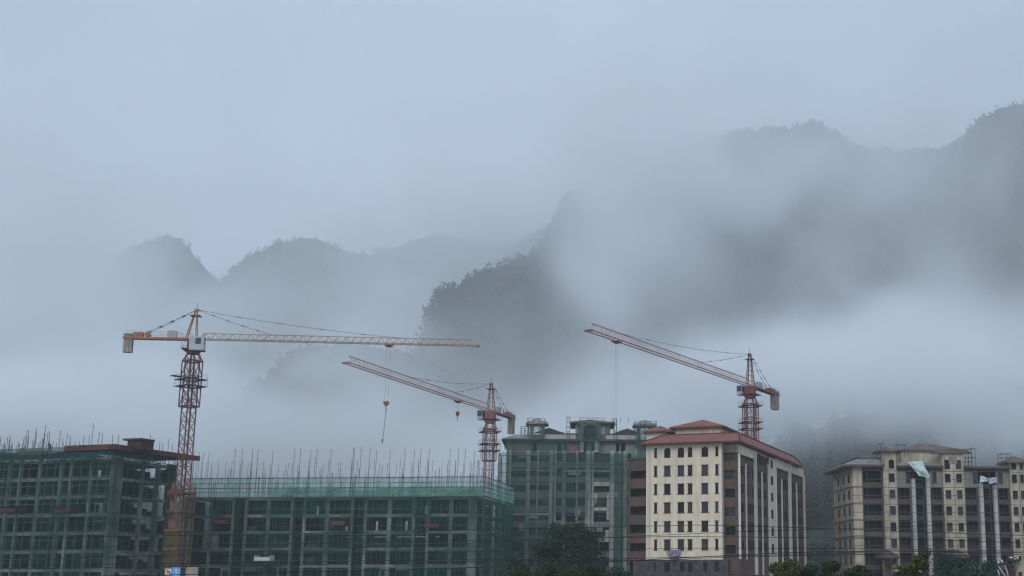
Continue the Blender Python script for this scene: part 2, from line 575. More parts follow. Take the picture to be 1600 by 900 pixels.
# scaffold on both faces
sc = MB()
for y in (-.7, -1.5):
    x = XA0 + (.9 if y > -1 else 0)
    while x <= 1.2:
        sc.bar((x, y, 0), (x, y, 25.2), .055); x += 1.75
    for z in [1.6 + 1.5 * k for k in range(16)]:
        sc.bar((XA0, y, z), (1.3, y, z), .05)
sc.build('scaffold', M_SCAF, rA)
sc = MB()
for x in (1.4,):
    v = -1.2
    while v <= DA:
        sc.bar((x, v, 0), (x, v, 25.2), .055); v += 1.75
    for z in [1.6 + 1.5 * k for k in range(16)]:
        sc.bar((x, -1.2, z), (x, DA, z), .05)
sc.build('scaffold', M_SCAF, rA)
n = MB(); net_sheet(n, XA0, .8, 0.5, 24.2, -.62, seed=1); n.build('safety_net', M_NET_A, rA)
n = MB(); net_sheet(n, -1.0, DA, 0.5, 23.6, -.62, seed=2); swap(n, .0); n.build('safety_net', M_NET_A, rA)
n = MB(); net_sheet(n, XA0, 1.4, 23.9, 26.0, -1.58, seed=3, scallop=.3); n.build('safety_net', M_NET_CD, rA)
n = MB(); net_sheet(n, -1.5, 9, 23.6, 25.6, -1.48, seed=4, scallop=.3); swap(n, 0); n.build('safety_net', M_NET_CD, rA)
# red formwork deck over the near corner, on props
x_dl = FA.at(114, 700)[0]
zd = FA.at(172, 702)[1]
b = MB()
b.cur = 0
b.box(x_dl, 1.9, -2.0, DA + 3.6, zd, zd + .16)
b.cur = 1
b.box(x_dl, 1.95, -2.06, -1.96, zd - .25, zd + .62)
b.box(1.86, 1.96, -1.96, DA + 3.6, zd - .25, zd + .62)
b.box(x_dl - .05, x_dl + .05, -1.96, 6, zd - .25, zd + .62)
dk = b.build('formwork_deck', [M_FORM_DK, M_FORM], rA)
b = MB()
bx0, bx1 = FA.at(178, 690)[0] - .2, FA.at(178, 690)[0] + 3.2
b.cur = 0; b.box(bx0 + .5, bx1, 3.0, 6.0, zd + .16, zd + 1.75)
b.cur = 1; b.box(bx0 - .2, bx1 + .1, 2.6, 6.2, zd + 1.75, zd + 2.05)
b.build('stair_formwork', [M_FORM_DK, M_FORM], dk)
b = MB()
for x in [x_dl + .6 + 1.15 * k for k in range(int(-x_dl / 1.15) + 1)]:
    for y in (-1.2, .8, 3, 5.5, 8, 10.5, 13, 15.5):
        b.bar((x, y, 24.0), (x + random.uniform(-.1, .1), y, zd), .07)
for y in [-1.4 + 1.1 * k for k in range(18)]:
    b.bar((1.3, y, 23.6), (1.3, y, zd), .07)
b.bar((x_dl, -1.2, 25.3), (1.5, -1.2, 25.3), .08); b.bar((1.3, -1.2, 25.3), (1.3, DA + 3, 25.3), .08)
b.build('deck_props', M_SCAF, rA)
# rough working deck to the left with its clutter
b = MB()
zl = FA.at(60, 708)[1]
b.box(XA0, x_dl - .3, -1.6, 8, zl - .16, zl)
for k in range(26):
    x = random.uniform(-27, x_dl - 2)
    b.box(x, x + random.uniform(.6, 2.6), -1.7 + random.uniform(0, .4), -.6, zl - random.uniform(.25, .5), zl + random.uniform(-.1, .25))
b.build('working_deck', M_CONC_DK, rA)
b = MB()
for k in range(40):
    x = XA0 + 1 + k * 1.0
    if x > x_dl: break
    for y in (-1.3, 2): b.bar((x, y, 24), (x, y, zl), .06)
b.build('deck_props', M_SCAF, rA)
# standing bars and scaffold tubes above the decks
tall = {(45, 676), (52, 690), (20, 695), (9, 700), (3, 698), (57, 672), (68, 690), (72, 668), (83, 694), (98, 688), (105, 682), (110, 684), (132, 680), (140, 681), (146, 662), (155, 675), (161, 677),
        (177, 679), (186, 678), (208, 683), (214, 689), (229, 687), (236, 679), (241, 684), (250, 690), (255, 692), (264, 684), (270, 693), (30, 694), (36, 697), (27, 699), (15, 701), (40, 700), (60, 697), (64, 700), (77, 693), (88, 697), (92, 699), (100, 696), (117, 690), (125, 689)}
rt_ = random.Random(12)
tall |= {(rt_.uniform(0, 112), rt_.uniform(676, 702)) for _ in range(26)}
for (px, py) in sorted(tall):
    if px < 113: py -= 4
    dep = random.uniform(1, 6)
    if px < 176:
        s, zt = FA.at(px, py, dep)
        z0 = zl if px < 113 else zd + .16
        b = MB(); b.bar((s, dep, z0), (s + random.uniform(-.12, .12), dep, zt), .065)
    else:
        v, zt = FA.side(px, py, -2.0)
        b = MB(); b.bar((-2.0, v, zd + .16), (-2.0 + random.uniform(-.1, .1), v, zt), .065)
    b.build('standing_bar', M_REBAR, rA)


def platform(parent, x, z, y=-1.6, w=2.6, m=None, mb_=None):
    """cantilevered loading platform with boarded sides"""
    b = MB(); b.box(x - w / 2, x + w / 2, y - 2.4, y, z - .12, z)
    p = b.build('loading_platform', mb_ or M_FORM_DK, parent)
    b = MB(); b.box(x - w / 2, x - w / 2 + .06, y - 2.4, y, z, z + .95); b.box(x + w / 2 - .06, x + w / 2, y - 2.4, y, z, z + .95)
    b.box(x - w / 2 + .06, x + w / 2 - .06, y - 2.4, y - 2.34, z, z + .6)
    b.build('side_board', m or M_FORM, p)
    b = MB()
    for s in (-1, 1): b.bar((x + s * w / 2, y - 2.2, z + .5), (x + s * w / 2, y + .3, z + 4.2), .05)
    b.build('stay_cable', M_SCAF, p)
    return p


for px, py in ((18, 800), (103, 801)):
    s, z = FA.at(px, py, -3)
    platform(rA, s, z, w=3.4, m=M_FORM_DK)

# ------------------------------------------------------------------ concrete frame of the middle block
FB = Facade(745, 800, 247, R(-5))
rB = FB.root('unfinished_building')
tag(rB, 'long concrete frame block with a backlit green net band round its top', 'building')
ztop_B = FB.at(742, 776)[1]
ZS_B = [ztop_B - 3.02 * k for k in range(7)]
XB0, DB = FB.at(289, 800)[0], 25.0
bay_px = [301, 331, 365, 385, 420, 457, 476.5, 512, 551, 572, 609, 647, 669, 705]
cb = [FB.at(p, 790)[0] for p in bay_px]
narrow = {(2, 3), (5, 6), (8, 9), (11, 12)}
for z in ZS_B:
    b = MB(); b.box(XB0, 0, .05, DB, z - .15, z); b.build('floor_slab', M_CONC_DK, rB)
    b = MB()
    ed = [XB0] + cb + [-.3]
    for i, (a, c) in enumerate(zip(ed[:-1], ed[1:])):
        if (i - 1, i) in narrow:
            b.box(a + .24, c - .24, 2.0, 2.3, z - .5, z + .01); continue
        b.box(a + .24, c - .24, -.02, .3, z - .52, z + .01)
    b.build('edge_beam', M_CONC, rB)
    b = MB(); b.box(-.3, .02, .3, DB, z - .5, z + .012); b.build('edge_beam', M_CONC, rB)
for i, x in enumerate(cb + [XB0 + .3]):
    w = .36 if i in (4, 7, 10, 13) else .24
    b = MB(); b.box(x - w, x + w, -.06, .5, 0, ztop_B + .1); b.build('column', M_CONC, rB)
b = MB(); b.box(-1.6, .06, -.06, .42, 0, ztop_B + .1); b.build('shear_wall', M_CONC, rB)
for v in (6, 12, 18, 24.6):
    b = MB(); b.box(-.5, .05, v - .35, v + .35, 0, ztop_B + .1); b.build('column', M_CONC, rB)
for z in ZS_B[1:] + [0.0]:
    b = MB()
    x = XB0 + (4.5 if z > 9 else 0)
    while x < -3:
        w = random.uniform(3, 7)
        b.box(x, min(x + w, -.6), 5.4, 5.55, z, z + random.choice((2.5, 2.5, 2.5, 2.0)))
        x += w + random.choice((0, 0, 0, .5))
    for i, x in enumerate(cb):
        if random.random() < .8: b.box(x - .1, x + .1, .55, 5.4, z, z + 2.5)
    b.box(-3.1, -3.0, 5.5, DB, z, z + 2.5)
    b.build('added_partition', M_INNER, rB)  # partitions added to darken the floors behind the net
# low infill walls in some bays, seen through the net
for k in range(26):
    i = random.randrange(len(cb) - 1)
    if (i, i + 1) in narrow: continue
    z = random.choice(ZS_B[2:])
    a, c = cb[i] + .3, cb[i + 1] - .3
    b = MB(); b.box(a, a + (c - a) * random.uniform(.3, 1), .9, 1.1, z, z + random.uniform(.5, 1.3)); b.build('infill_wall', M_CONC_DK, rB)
sc = MB()
for y in (-.75, -1.5):
    x = XB0 + (.9 if y > -1 else 0)
    while x <= 1.6:
        sc.bar((x, y, 0), (x, y, ztop_B + 3.7), .055); x += 1.8
    for z in [1.5 + 1.55 * k for k in range(13)]:
        sc.bar((XB0, y, z), (1.6, y, z), .05)
sc.build('scaffold', M_SCAF, rB)
sc = MB()
for x in (.9, 1.6):
    v = -1.5
    while v <= DB:
        sc.bar((x, v, 0), (x, v, ztop_B + 3.5), .055); v += 1.9
    for z in [1.5 + 1.55 * k for k in range(14)]:
        sc.bar((x, -1.5, z), (x, DB, z), .055)
sc.build('scaffold', M_SCAF, rB)
zr = [FB.at(600, p, -1.6)[1] for p in (746, 754, 761.5, 776)]
for z, w in zip(zr, (.13, .09, .12, .12)):
    b = MB(); b.bar((XB0, -1.62, z), (1.68, -1.62, z), w); b.bar((1.68, -1.62, z), (1.68, DB, z), w)
    b.build('guard_rail', M_SCAF, rB)
n = MB(); net_sheet(n, XB0, 1.6, zr[3], zr[0], -1.55, seed=11, sag=.5); n.build('safety_net', M_NET_TOP, rB)
n = MB(); net_sheet(n, XB0 + 16, 1.5, zr[3] - .3, zr[2] + .1, -1.30, seed=12, sag=.5, scallop=.5); n.build('safety_net', M_NET_TOP2, rB)
n = MB(); net_sheet(n, XB0, 1.5, 0.5, zr[3] + .3, -.7, seed=13); n.build('safety_net', M_NET_B, rB)
n = MB(); net_sheet(n, -1.5, DB, zr[3], zr[0], -1.62, seed=14, sag=.15); swap(n, 0); n.build('safety_net', M_NET_TOP, rB)
n = MB(); net_sheet(n, -1.5, DB, 0.5, zr[3] + .2, -1.62, seed=15, sag=.3); swap(n, 0); n.build('safety_net', M_NET_SIDE, rB)
n = MB(); net_sheet(n, XB0, -.6, zr[3] - 2.6, zr[3] - .5, .62, seed=17, sag=.1, scallop=.5); n.build('safety_net', M_NET_UP, rB)
# the back of the top band closes the ring
n = MB(); net_sheet(n, XB0, 1.6, zr[3], zr[1], DB + .6, seed=16, sag=.15); n.build('safety_net', M_NET_TOP, rB)
# column starters and scaffold tubes standing above the top deck
T = [368, 379, 395.5, 403.5, 427, 461, 470, 486, 496, 518, 553, 554, 565, 579, 589, 610, 633, 648, 658, 671, 704, 717, 727.5, 742, 752]
SH = [303, 307.5, 316, 324, 331, 342, 354, 363, 380, 388, 412, 436, 447, 451, 483, 506, 529, 532, 550, 559, 593, 598, 620, 626, 643, 658, 670, 676, 691, 700, 712, 735, 737, 746, 749]
V0 = [304, 312, 318, 327]
for px in T + SH + V0:
    reps = 2 if px in T else 1
    for k in range(reps):
        ly = 700 if px in T else (random.uniform(716, 724) if px in SH else 705)
        dep = random.choice((.4, 1.2, 5, 9, 13, 20)) if px not in T else random.uniform(.3, 3)
        px2 = px if k == 0 else px - random.uniform(2, 4.5)
        if k: ly = random.uniform(712, 730)
        s, zt = FB.at(px2, ly + random.uniform(-2, 4), dep)
        if s > -.2: s = -.2
        b = MB(); b.bar((s - random.uniform(.0, .25), dep, ztop_B), (s, dep, zt), .065 if px in T else .055)
        b.build('standing_bar', M_REBAR, rB)
cl = MB()
for x in cb + [-.9]:          # cages of thin column starters, low
    for q in range(5):
        xx = x + random.uniform(-.35, .35)
        dep = random.uniform(.1, .5)
        cl.bar((xx, dep, ztop_B), (xx + random.uniform(-.1, .1), dep, ztop_B + random.uniform(2.5, 4.2)), .05)
    for dep in (7, 14, 21):
        for q in range(4):
            xx = x + random.uniform(-.3, .3)
            cl.bar((xx, dep, ztop_B), (xx + random.uniform(-.15, .15), dep, ztop_B + random.uniform(3.2, 6.2)), .05)
tag(cl.build('starter_bars', M_REBAR, rB), kind='stuff')
for px, py in ((344, 818), (530, 820), (676, 824)):
    s, z = FB.at(px, py, -3)
    platform(rB, s, z, w=2.6)
s, z = FB.at(412, 876, -3)
platform(rB, s, z, w=2.9, m=M_WHITEBOARD, mb_=M_CONC)

# ------------------------------------------------------------------ rusty hoist tower between the two blocks
ph = P(278, 880, 226)
rH = empty('hoist_tower', (ph.x, ph.y, 0), R(-30))
tag(rH, 'rusty orange hoist tower boarded at every floor between the two netted blocks', 'hoist tower')
M_RUST = mat('rusty_orange_steel', (0.185, 0.120, 0.060), rough=0.8, col2=(0.10, 0.07, 0.045), scale=0.9)
M_RUSTB = mat('rusty_board', (0.13, 0.065, 0.042), rough=0.85, var=0.5, scale=.8)
zth = 19.5
b = MB()
for sx in (-1.35, 0, 1.35):
    for sy in (-1.35, 1.35):
        b.bar((sx, sy, 0), (sx, sy, zth), .12)
for k in range(int(zth / 1.5)):
    z = k * 1.5 + .4
    for sy in (-1.35, 1.35):
        b.bar((-1.35, sy, z), (1.35, sy, z), .09)
        b.bar((-1.35, sy, z), (0, sy, z + 1.5), .07); b.bar((1.35, sy, z), (0, sy, z + 1.5), .07)
    for sx in (-1.35, 1.35):
        b.bar((sx, -1.35, z), (sx, 1.35, z), .09); b.bar((sx, -1.35, z), (sx, 1.35, z + 1.5), .07)
b.build('lattice_frame', M_RUST, rH)
for k in range(7):
    z = 18.3 - 3.0 * k
    if z < .5: break
    b = MB(); b.box(-1.75, 1.75, -1.75, 1.3, z - .2, z); b.box(-1.75, 1.75, -1.81, -1.75, z - .25, z + random.choice((.05, .2, .5)))
    b.build('landing_deck', M_RUSTB, rH)
    b = MB(); b.box(-1.2, random.uniform(-.6, .6), -1.46, -1.40, z + .1, z + random.uniform(.8, 1.8)); b.build('landing_gate', M_RUST if k % 2 else M_RUSTB, rH)
M_NET_RUST = net_mat('rust_stained_netting', (0.15, 0.115, 0.050), 0.42, .25, .3, .4)
n = MB(); net_sheet(n, -1.7, 1.7, .3, 12.5, -1.75, seed=31, sag=.1); n.build('dust_net', M_NET_RUST, rH)
# ------------------------------------------------------------------ tiled-roof building (cream end wall, brown bays)
FE = Facade(1128, 800, 217, R(-17))
rE = FE.root('apartment_building')
tag(rE, 'cream building with red tiled hip roofs, rows of small dark windows and brown balcony bays', 'building')
ex = lambda px, py=800, d=0.0: FE.at(px, py, d)[0]
ez = lambda py, px=1070, d=0.0: FE.at(px, py, d)[1]
Z_EAVE = ez(694)
Z_BASE = ez(873.5)
XE0 = ex(1010)
LE = 47.0
rows = [708, 736.3, 764.7, 793.6, 823, 851.5]
wins = [(1024.3, 4.6, 0), (1042.6, 10, 1), (1063.8, 10, 1), (1078.2, 7.2, 1), (1101.3, 10.4, 1), (1120, 4.8, 0)]
holes, specs = [], []
for r, py in enumerate(rows):
    for (px, w, mull) in wins:
        a, c = ex(px - w / 2, py), ex(px + w / 2, py)
        zc = ez(py, px)
        hh = .80 if r else .84
        holes.append((a, c, zc - hh, zc + hh - .03))
        specs.append((a, c, zc - hh, zc + hh - .03, mull, r == 0 and mull))
# align the rows: one z range per storey
zr_ = {}
for i, h in enumerate(holes):
    r = i // 6
    zr_.setdefault(r, (h[2], h[3]))
    holes[i] = (h[0], h[1], *zr_[r])
    specs[i] = (h[0], h[1], *zr_[r], specs[i][4], specs[i][5])
w = MB()
holed_wall(w, XE0, 0, Z_BASE, Z_EAVE + .4, 0, holes, .35)
w.quad((XE0, 0, Z_BASE), (XE0, 0, Z_EAVE + .4), (XE0, 6, Z_EAVE + .4), (XE0, 6, Z_BASE))
w.quad((0, 0, Z_BASE), (0, 3.0, Z_BASE), (0, 3.0, Z_EAVE + .4), (0, 0, Z_EAVE + .4))
w.quad((XE0, 0, Z_BASE), (XE0, 6, Z_BASE), (0, 6, Z_BASE), (0, 0, Z_BASE))
for h, s in zip(holes, specs):
    if s[5]: arch_corner(w, h[0], h[1], h[3], 0)
w.build('end_wall', M_CREAM, rE)
for s in specs:
    window(rE, s[0] + .003, s[1] - .003, s[2] + .003, s[3] - .003, .2, mull=s[4], trans=.66)
for s in specs[6:]:
    b = MB(); b.box(s[0] - .10, s[1] + .10, -.07, .05, s[2] - .12, s[2] - .003); b.build('window_sill', M_FRAME, rE)
    b = MB(); b.box(s[0] - .10, s[1] + .10, -.05, .05, s[3] + .003, s[3] + .1); b.build('window_lintel', M_FRAME, rE)
# corner trims
b = MB(); b.box(-.22, .04, -.06, .1, Z_BASE, Z_EAVE); b.box(XE0 - .04, XE0 + .18, -.06, .1, Z_BASE, Z_EAVE)
b.box(XE0 - .1, .1, -.1, .02, Z_BASE - .12, Z_BASE + .12)
b.build('corner_trim', M_WHITE, rE)
# stone base
bh = []
for (px, ww) in ((1024, 4), (1043, 9), (1066, 7), (1078, 7), (1102, 6), (1120, 7)):
    bh.append((ex(px - ww / 2), ex(px + ww / 2), Z_BASE - 2.0, Z_BASE - .5))
bw = MB()
XS = ex(1155, 800, 1.2)             # plane of the long side, behind the brown corner bay
holed_wall(bw, ex(990), XS - 1.6, 0, Z_BASE - .1, -.14, bh, .3)
bw.quad((XS - 1.6, -.14, 0), (XS - 1.6, 1.4, 0), (XS - 1.6, 1.4, Z_BASE - .1), (XS - 1.6, -.14, Z_BASE - .1))
bw.quad((ex(990), -.14, Z_BASE - .1), (XS - 1.6, -.14, Z_BASE - .1), (XS - 1.6, 5, Z_BASE - .1), (ex(990), 5, Z_BASE - .1))
bw.build('stone_base', M_STONE, rE)
for h in bh: window(rE, h[0] + .003, h[1] - .003, h[2] + .003, h[3] - .003, .05, mull=1, trans=0)
FLOORS = [zr_[r][0] - .75 for r in range(6)] # storey levels
# brown corner bay, facing front
YB = 1.2
xb0, xb1 = .04, XS
b = MB()
z_btop = FE.at(1140, 708, YB)[1]
hl = []
for r in range(6):
    zc = zr_[r][0] - .75
    if r == 0: hl.append((xb0 + .15, xb1 - .65, zc + .35, zc + 1.7))
    else: hl.append((xb0 + .15, xb1 - .65, zc + .35, zc + 1.75))
hl = [(a, c, d - .25, e - .25) for a, c, d, e in hl]
holed_wall(b, xb0, xb1, Z_BASE - 2.4, z_btop, YB, hl, .5)
b.quad((xb0, YB, z_btop), (xb1, YB, z_btop), (xb1, YB + 4, z_btop), (xb0, YB + 4, z_btop))
b.build('brown_bay', M_BROWN, rE)
for h in hl: window(rE, h[0] + .003, h[1] - .003, h[2] + .003, h[3] - .003, YB + .4, mull=1, trans=0, fw=.05)
b = MB(); b.box(xb0, xb1 - .1, YB - .02, YB + .5, 0, Z_BASE - 2.45); b.build('stone_base', M_STONE, rE)
# recessed brown bay on the far left, with open balconies
b = MB()
xl0, xl1 = ex(991, 800, 5), XE0
for r in range(6):
    zc = zr_[r][0] - .75
    b.box(xl0, xl1 - .02, 3.0, 3.25, zc - .95, zc + .65)
b.build('balcony_parapet', M_BROWN, rE)
b = MB(); b.box(xl0, xl1 - .02, 5.0, 5.2, Z_BASE, z_btop); b.build('balcony_back', M_CONC_DK, rE)
b = MB()
for r in range(6):
    zc = zr_[r][0] - .75
    b.box(xl0, xl1 - .02, 3.25, 5.0, zc - .3, zc - .1)
b.build('balcony_slab', M_BROWN_D, rE)
b = MB(); b.box(xl0 - .3, xl0 - .02, 2.9, 5, 0, z_btop - .3); b.build('balcony_pier', M_BROWN, rE)
# long side: spandrels and dark glazing between fins, split in bays
def sv(px, py=790, x=None): return FE.side(px, py, XS if x is None else x)[0]
fins = [(1155, .26, .16, 708), (1166, .16, .12, 724), (1179.5, .42, .34, 703), (1191, .18, .14, 737), (1201.3, .30, .25, 724), (1212, .26, .25, 727),
        (1221.8, .16, .16, 748), (1233, .50, .36, 722), (1244.8, .18, .16, 755), (1256, .30, .3, 744)]
edges = [sv(f[0]) for f in fins]
def side_z(px, py): return FE.side(px, py, XS)[1]
z_stop = Z_EAVE - 1.2
for (px, outw, thick, py), v in zip(fins, edges):
    zt = FE.side(px, py, XS + outw)[1]
    zt = min(zt, Z_EAVE + .1)
    zb = Z_BASE - (.0 if px < 1170 else 2.4)
    b = MB(); b.box(XS - .1, XS + outw, v - thick / 2, v + thick / 2, zb, zt); b.build('fin', M_WHITE, rE)
M_BSIDE = M_BROWN
for i in range(len(edges) - 1):
    a, c = edges[i] + .1, edges[i + 1] - .1
    cream = i == 4
    b = MB()
    if cream:
        hs = [(a + (c - a) * .25, a + (c - a) * .6, z + .75, z + 2.3) for z in FLOORS]
        holed_side(b, a, c, 1, Z_EAVE - .3, XS + .1, hs, .12)
        b.build('cream_panel', M_CREAM, rE)
        for h in hs: window(rE, h[0] + .003, h[1] - .003, h[2] + .003, h[3] - .003, .03, mull=1, trans=0, side_x=XS + .1)
        continue
    hs = []
    wide = i in (1, 2, 5, 6)
    for z in FLOORS:
        if i in (0, 3, 8): hs.append((a + (c - a) * .12, a + (c - a) * .78, z + .85, z + 2.4))
        else: hs.append((a + .06, c - .06, z + .7, z + 2.5))
    zt = z_btop - .1
    holed_side(b, a, c, 1, zt, XS - .12, hs, .14)
    b.build('spandrel_wall', M_BROWN, rE)
    for h in hs: window(rE, h[0] + .003, h[1] - .003, h[2] + .003, h[3] - .003, .05, mull=2 if c - a > 3 else 1, trans=.7, side_x=XS - .12, fw=.07)
# cream frieze panels above the brown work
b = MB()
b.quad((XS - .3, YB + .0, z_btop - .1), (XS - .3, LE, z_btop - .1), (XS - .3, LE, Z_EAVE + .2), (XS - .3, YB, Z_EAVE + .2))
b.quad((.04, YB + .9, z_btop), (XS - .3, YB + .9, z_btop), (XS - .3, YB + .9, Z_EAVE), (.04, YB + .9, Z_EAVE))
for i, j in ((0, 2), (5, 7)):
    b.box(XS - .28, XS + .12, edges[i] + .1, edges[j] - .2, z_btop - .1, FE.side(1178 if i == 0 else 1232, 704 if i == 0 else 722, XS)[1])
b.box(XS - .28, XS + .12, edges[7] + .2, edges[9] - .15, z_btop - .1, z_btop + 1.4)
b.build('frieze_panel', M_CREAM, rE)
b = MB()
b.box(XE0 + .2, XS - .6, 6.1, LE - .5, 0, Z_EAVE - .1)
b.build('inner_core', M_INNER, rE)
# roofs
T_R = ez(680.5, 1080, 4.5)
EV = [XE0 - .9, XS + .9, -1.3, LE + 1.2]
rf = MB()
rf.box(EV[0], EV[1], EV[2], EV[3], Z_EAVE - .05, Z_EAVE + .22)
fas = rf.build('eaves', M_TILE_E, rE)
rf = MB()
ins = 4.2
a0, a1, b0, b1 = EV
z0, z1 = Z_EAVE + .225, T_R
o4 = [(a0, b0, z0), (a1, b0, z0), (a1, b1, z0), (a0, b1, z0)]
ix = 1.35
i4 = [(a0 + ins * .7, b0 + ins, z1), (a1 - ix, b0 + ins, z1), (a1 - ix, b1 - ins * .5, z1), (a0 + ins * .7, b1 - ins * .5, z1)]
rf.add(o4 + i4, [(0, 1, 5, 4), (1, 2, 6, 5), (2, 3, 7, 6), (3, 0, 4, 7), (4, 5, 6, 7)])
roofE = rf.build('roof', M_TILE, rE)
rf = MB()                         # ridge caps
for a, c in ((0, 4), (1, 5), (2, 6)): 
    p, q = (o4 + i4)[a], (o4 + i4)[c]
    rf.bar((p[0], p[1], p[2] + .06), (q[0], q[1], q[2] + .06), .24, .16)
for a, c in ((4, 5), (5, 6)):
    p, q = i4[a - 4], i4[c - 4]
    rf.bar((p[0], p[1], p[2] + .06), (q[0], q[1], q[2] + .06), .24, .16)
rf.build('ridge_cap', M_TILE_E, roofE)
# upper room with its own hip roof
yu = 6.0
ux0, ux1 = FE.at(1055, 672, yu)[0], FE.at(1126, 672, yu)[0]
zu0, zu1 = T_R - .3, FE.at(1090, 669.5, yu)[1]
b = MB(); b.box(ux0, ux1, yu, yu + 9, zu0, zu1); b.build('upper_room', M_CREAM, rE)
b = MB(); b.hip(ux0 - .8, ux1 + .8, yu - .8, yu + 10, zu1 + .3, FE.at(1095, 656.5, yu + 4)[1], run=4.2, t=.3)
b.build('upper_roof', M_TILE, rE)
b = MB(); b.box(ux0 - .84, ux1 + .84, yu - .84, yu + 10.04, zu1 - .03, zu1 + .2); b.build('eaves', M_TILE_E, rE)
yl = 4.2
lx0, lx1 = FE.at(1011, 680, yl)[0], FE.at(1032, 680, yl)[0]
zl0, zl1 = Z_EAVE, FE.at(1020, 676.5, yl)[1]
b = MB(); b.box(lx0, lx1 + 1, yl, yl + 5, zl0, zl1); b.build('side_room', M_CREAM, rE)
b = MB(); b.hip(lx0 - .6, lx1 + 2.0, yl - .7, yl + 5.7, zl1 + .3, FE.at(1030, 666, yl + 2)[1], run=2.0, t=.3); b.build('side_roof', M_TILE, rE)
b = MB(); b.box(lx0 - .64, lx1 + 2.04, yl - .74, yl + 5.74, zl1 - .03, zl1 + .2); b.build('eaves', M_TILE_E, rE)
b = MB()
for px in (1150, 1159):           # pipes along the wall
    pass
dp = MB(); dp.tube([(XE0 + .5, -.12, Z_BASE), (XE0 + .5, -.12, Z_EAVE)], .06, 5); dp.build('downpipe', M_WHITE, rE)

# ------------------------------------------------------------------ netted apartment building behind (nearly finished)
FC = Facade(800, 790, 279, R(4))
rC = FC.root('apartment_building')
tag(rC, 'unfinished apartment block in faded torn netting with hipped turrets behind the dark round tree', 'building')
gx = lambda zx, zy=300, d=0.0: FC.at(770 + zx / 3.333, 630 + zy / 3.333, d)[0]
gz = lambda zy, zx=400, d=0.0: FC.at(770 + zx / 3.333, 630 + zy / 3.333, d)[1]
M_CW = mat('grey_green_render', (0.205, 0.245, 0.215), rough=.9, col2=(0.125, 0.155, 0.14), scale=.35, streak=True)
M_CL = mat('pale_primer', (0.52, 0.49, 0.43), rough=.9, col2=(0.33, 0.32, 0.29), scale=.5)
M_CPIL = mat('pale_grey_pilaster', (0.36, 0.39, 0.355), rough=.9, col2=(0.22, 0.25, 0.225), scale=.5, streak=True)
M_CR = mat('dull_red_render', (0.25, 0.13, 0.12), rough=.9, var=.3, scale=.4)
ze = gz(200)
xC0, xC1 = gx(70), gx(800)
M_CREAM_G = mat('grimy_cream_render', (0.28, 0.26, 0.22), rough=.9, col2=(0.16, 0.15, 0.13), scale=.6, streak=True)
fl = [ze - 2.0 - 3.02 * k for k in range(11)]
cols_w = [(95, 180, 1), (195, 235, 0), (240, 295, 0), (330, 362, 0), (385, 435, 1), (448, 485, 0), (528, 612, 1), (690, 735, 0)]
hs, sp = [], []
for r, z in enumerate(fl):
    for ci, (a, c, big) in enumerate(cols_w):
        xa, xc = gx(a), gx(c)
        if z < 1: continue
        hs.append((xa, xc, z - 2.1 if not big else z - 2.35, z - .45)); sp.append((r, ci, big))
# top storey arches replaced by narrow windows
top = [(205, 228), (335, 356), (372, 384), (462, 490), (512, 540), (640, 660), (668, 690)]
rowz = (gz(252), gz(208))
for a, c in top: hs.append((gx(a), gx(c), rowz[0], rowz[1])); sp.append((-1, 0, 0))
# one z band per row for the wall builder
bands = {}
hs2 = []
for h, s in zip(hs, sp):
    hs2.append(h)
w = MB()
def multi_band(mb, x0, x1, z0, z1, y, holes, rev):
    """holes of a row may differ in height: cut the row at every height"""
    holed_wall(mb, x0, x1, z0, z1, y, holes, rev)
multi_band(w, xC0, xC1, 0, ze, 0, hs2, .5)
w.quad((xC0, 0, 0), (xC0, 0, ze), (xC0, 16, ze), (xC0, 16, 0))
w.build('front_wall', M_CW, rC)
for h, s in zip(hs2, sp):
    if s[0] == -1:
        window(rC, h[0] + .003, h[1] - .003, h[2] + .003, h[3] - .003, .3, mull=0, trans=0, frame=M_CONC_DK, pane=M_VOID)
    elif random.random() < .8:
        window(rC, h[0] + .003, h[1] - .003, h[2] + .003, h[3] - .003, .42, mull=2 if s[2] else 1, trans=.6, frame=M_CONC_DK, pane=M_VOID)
    else:
        b = MB(); b.box(h[0] + .003, h[1] - .003, .45, .55, h[2] + .003, h[3] - .003); b.build('blocked_opening', M_CONC_DK, rC)
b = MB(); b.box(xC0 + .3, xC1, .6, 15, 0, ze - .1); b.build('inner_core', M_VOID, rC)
for zx, ww in ((92, .5), (185, .9), (236, .35), (305, .7), (328, .4), (440, .4), (522, .45), (660, .4), (372, .6), (498, 1.1), (622, .9), (690, .8), (745, .5)):
    x = gx(zx); b = MB(); b.box(x - ww / 2, x + ww / 2, -.55, .02, 0, ze - 1.9); b.build('pilaster', M_CPIL, rC)
for zy in (268, 346, 421, 496, 576):
    z = gz(zy); b = MB(); b.box(gx(85), gx(320), -.3, .05, z - .28, z + .12); b.build('floor_band', M_CL if zy == 576 else M_CW, rC)
z = gz(350); b = MB(); b.box(gx(375), gx(620), -.35, .05, z - .22, z + .1); b.build('floor_band', M_CL, rC)
for zx in (463, 538):
    b = MB(); x = gx(zx); b.box(x - .35, x + .35, -.8, -.58, gz(255), gz(195)); b.build('portal_post', M_CL, rC)
b = MB()                          # dull red wall bays under the eave
b.box(gx(100), gx(130), -.04, .02, gz(252), gz(205)); b.box(gx(400), gx(455), -.04, .02, gz(258), gz(204))
b.build('red_wall_panel', M_CR, rC)
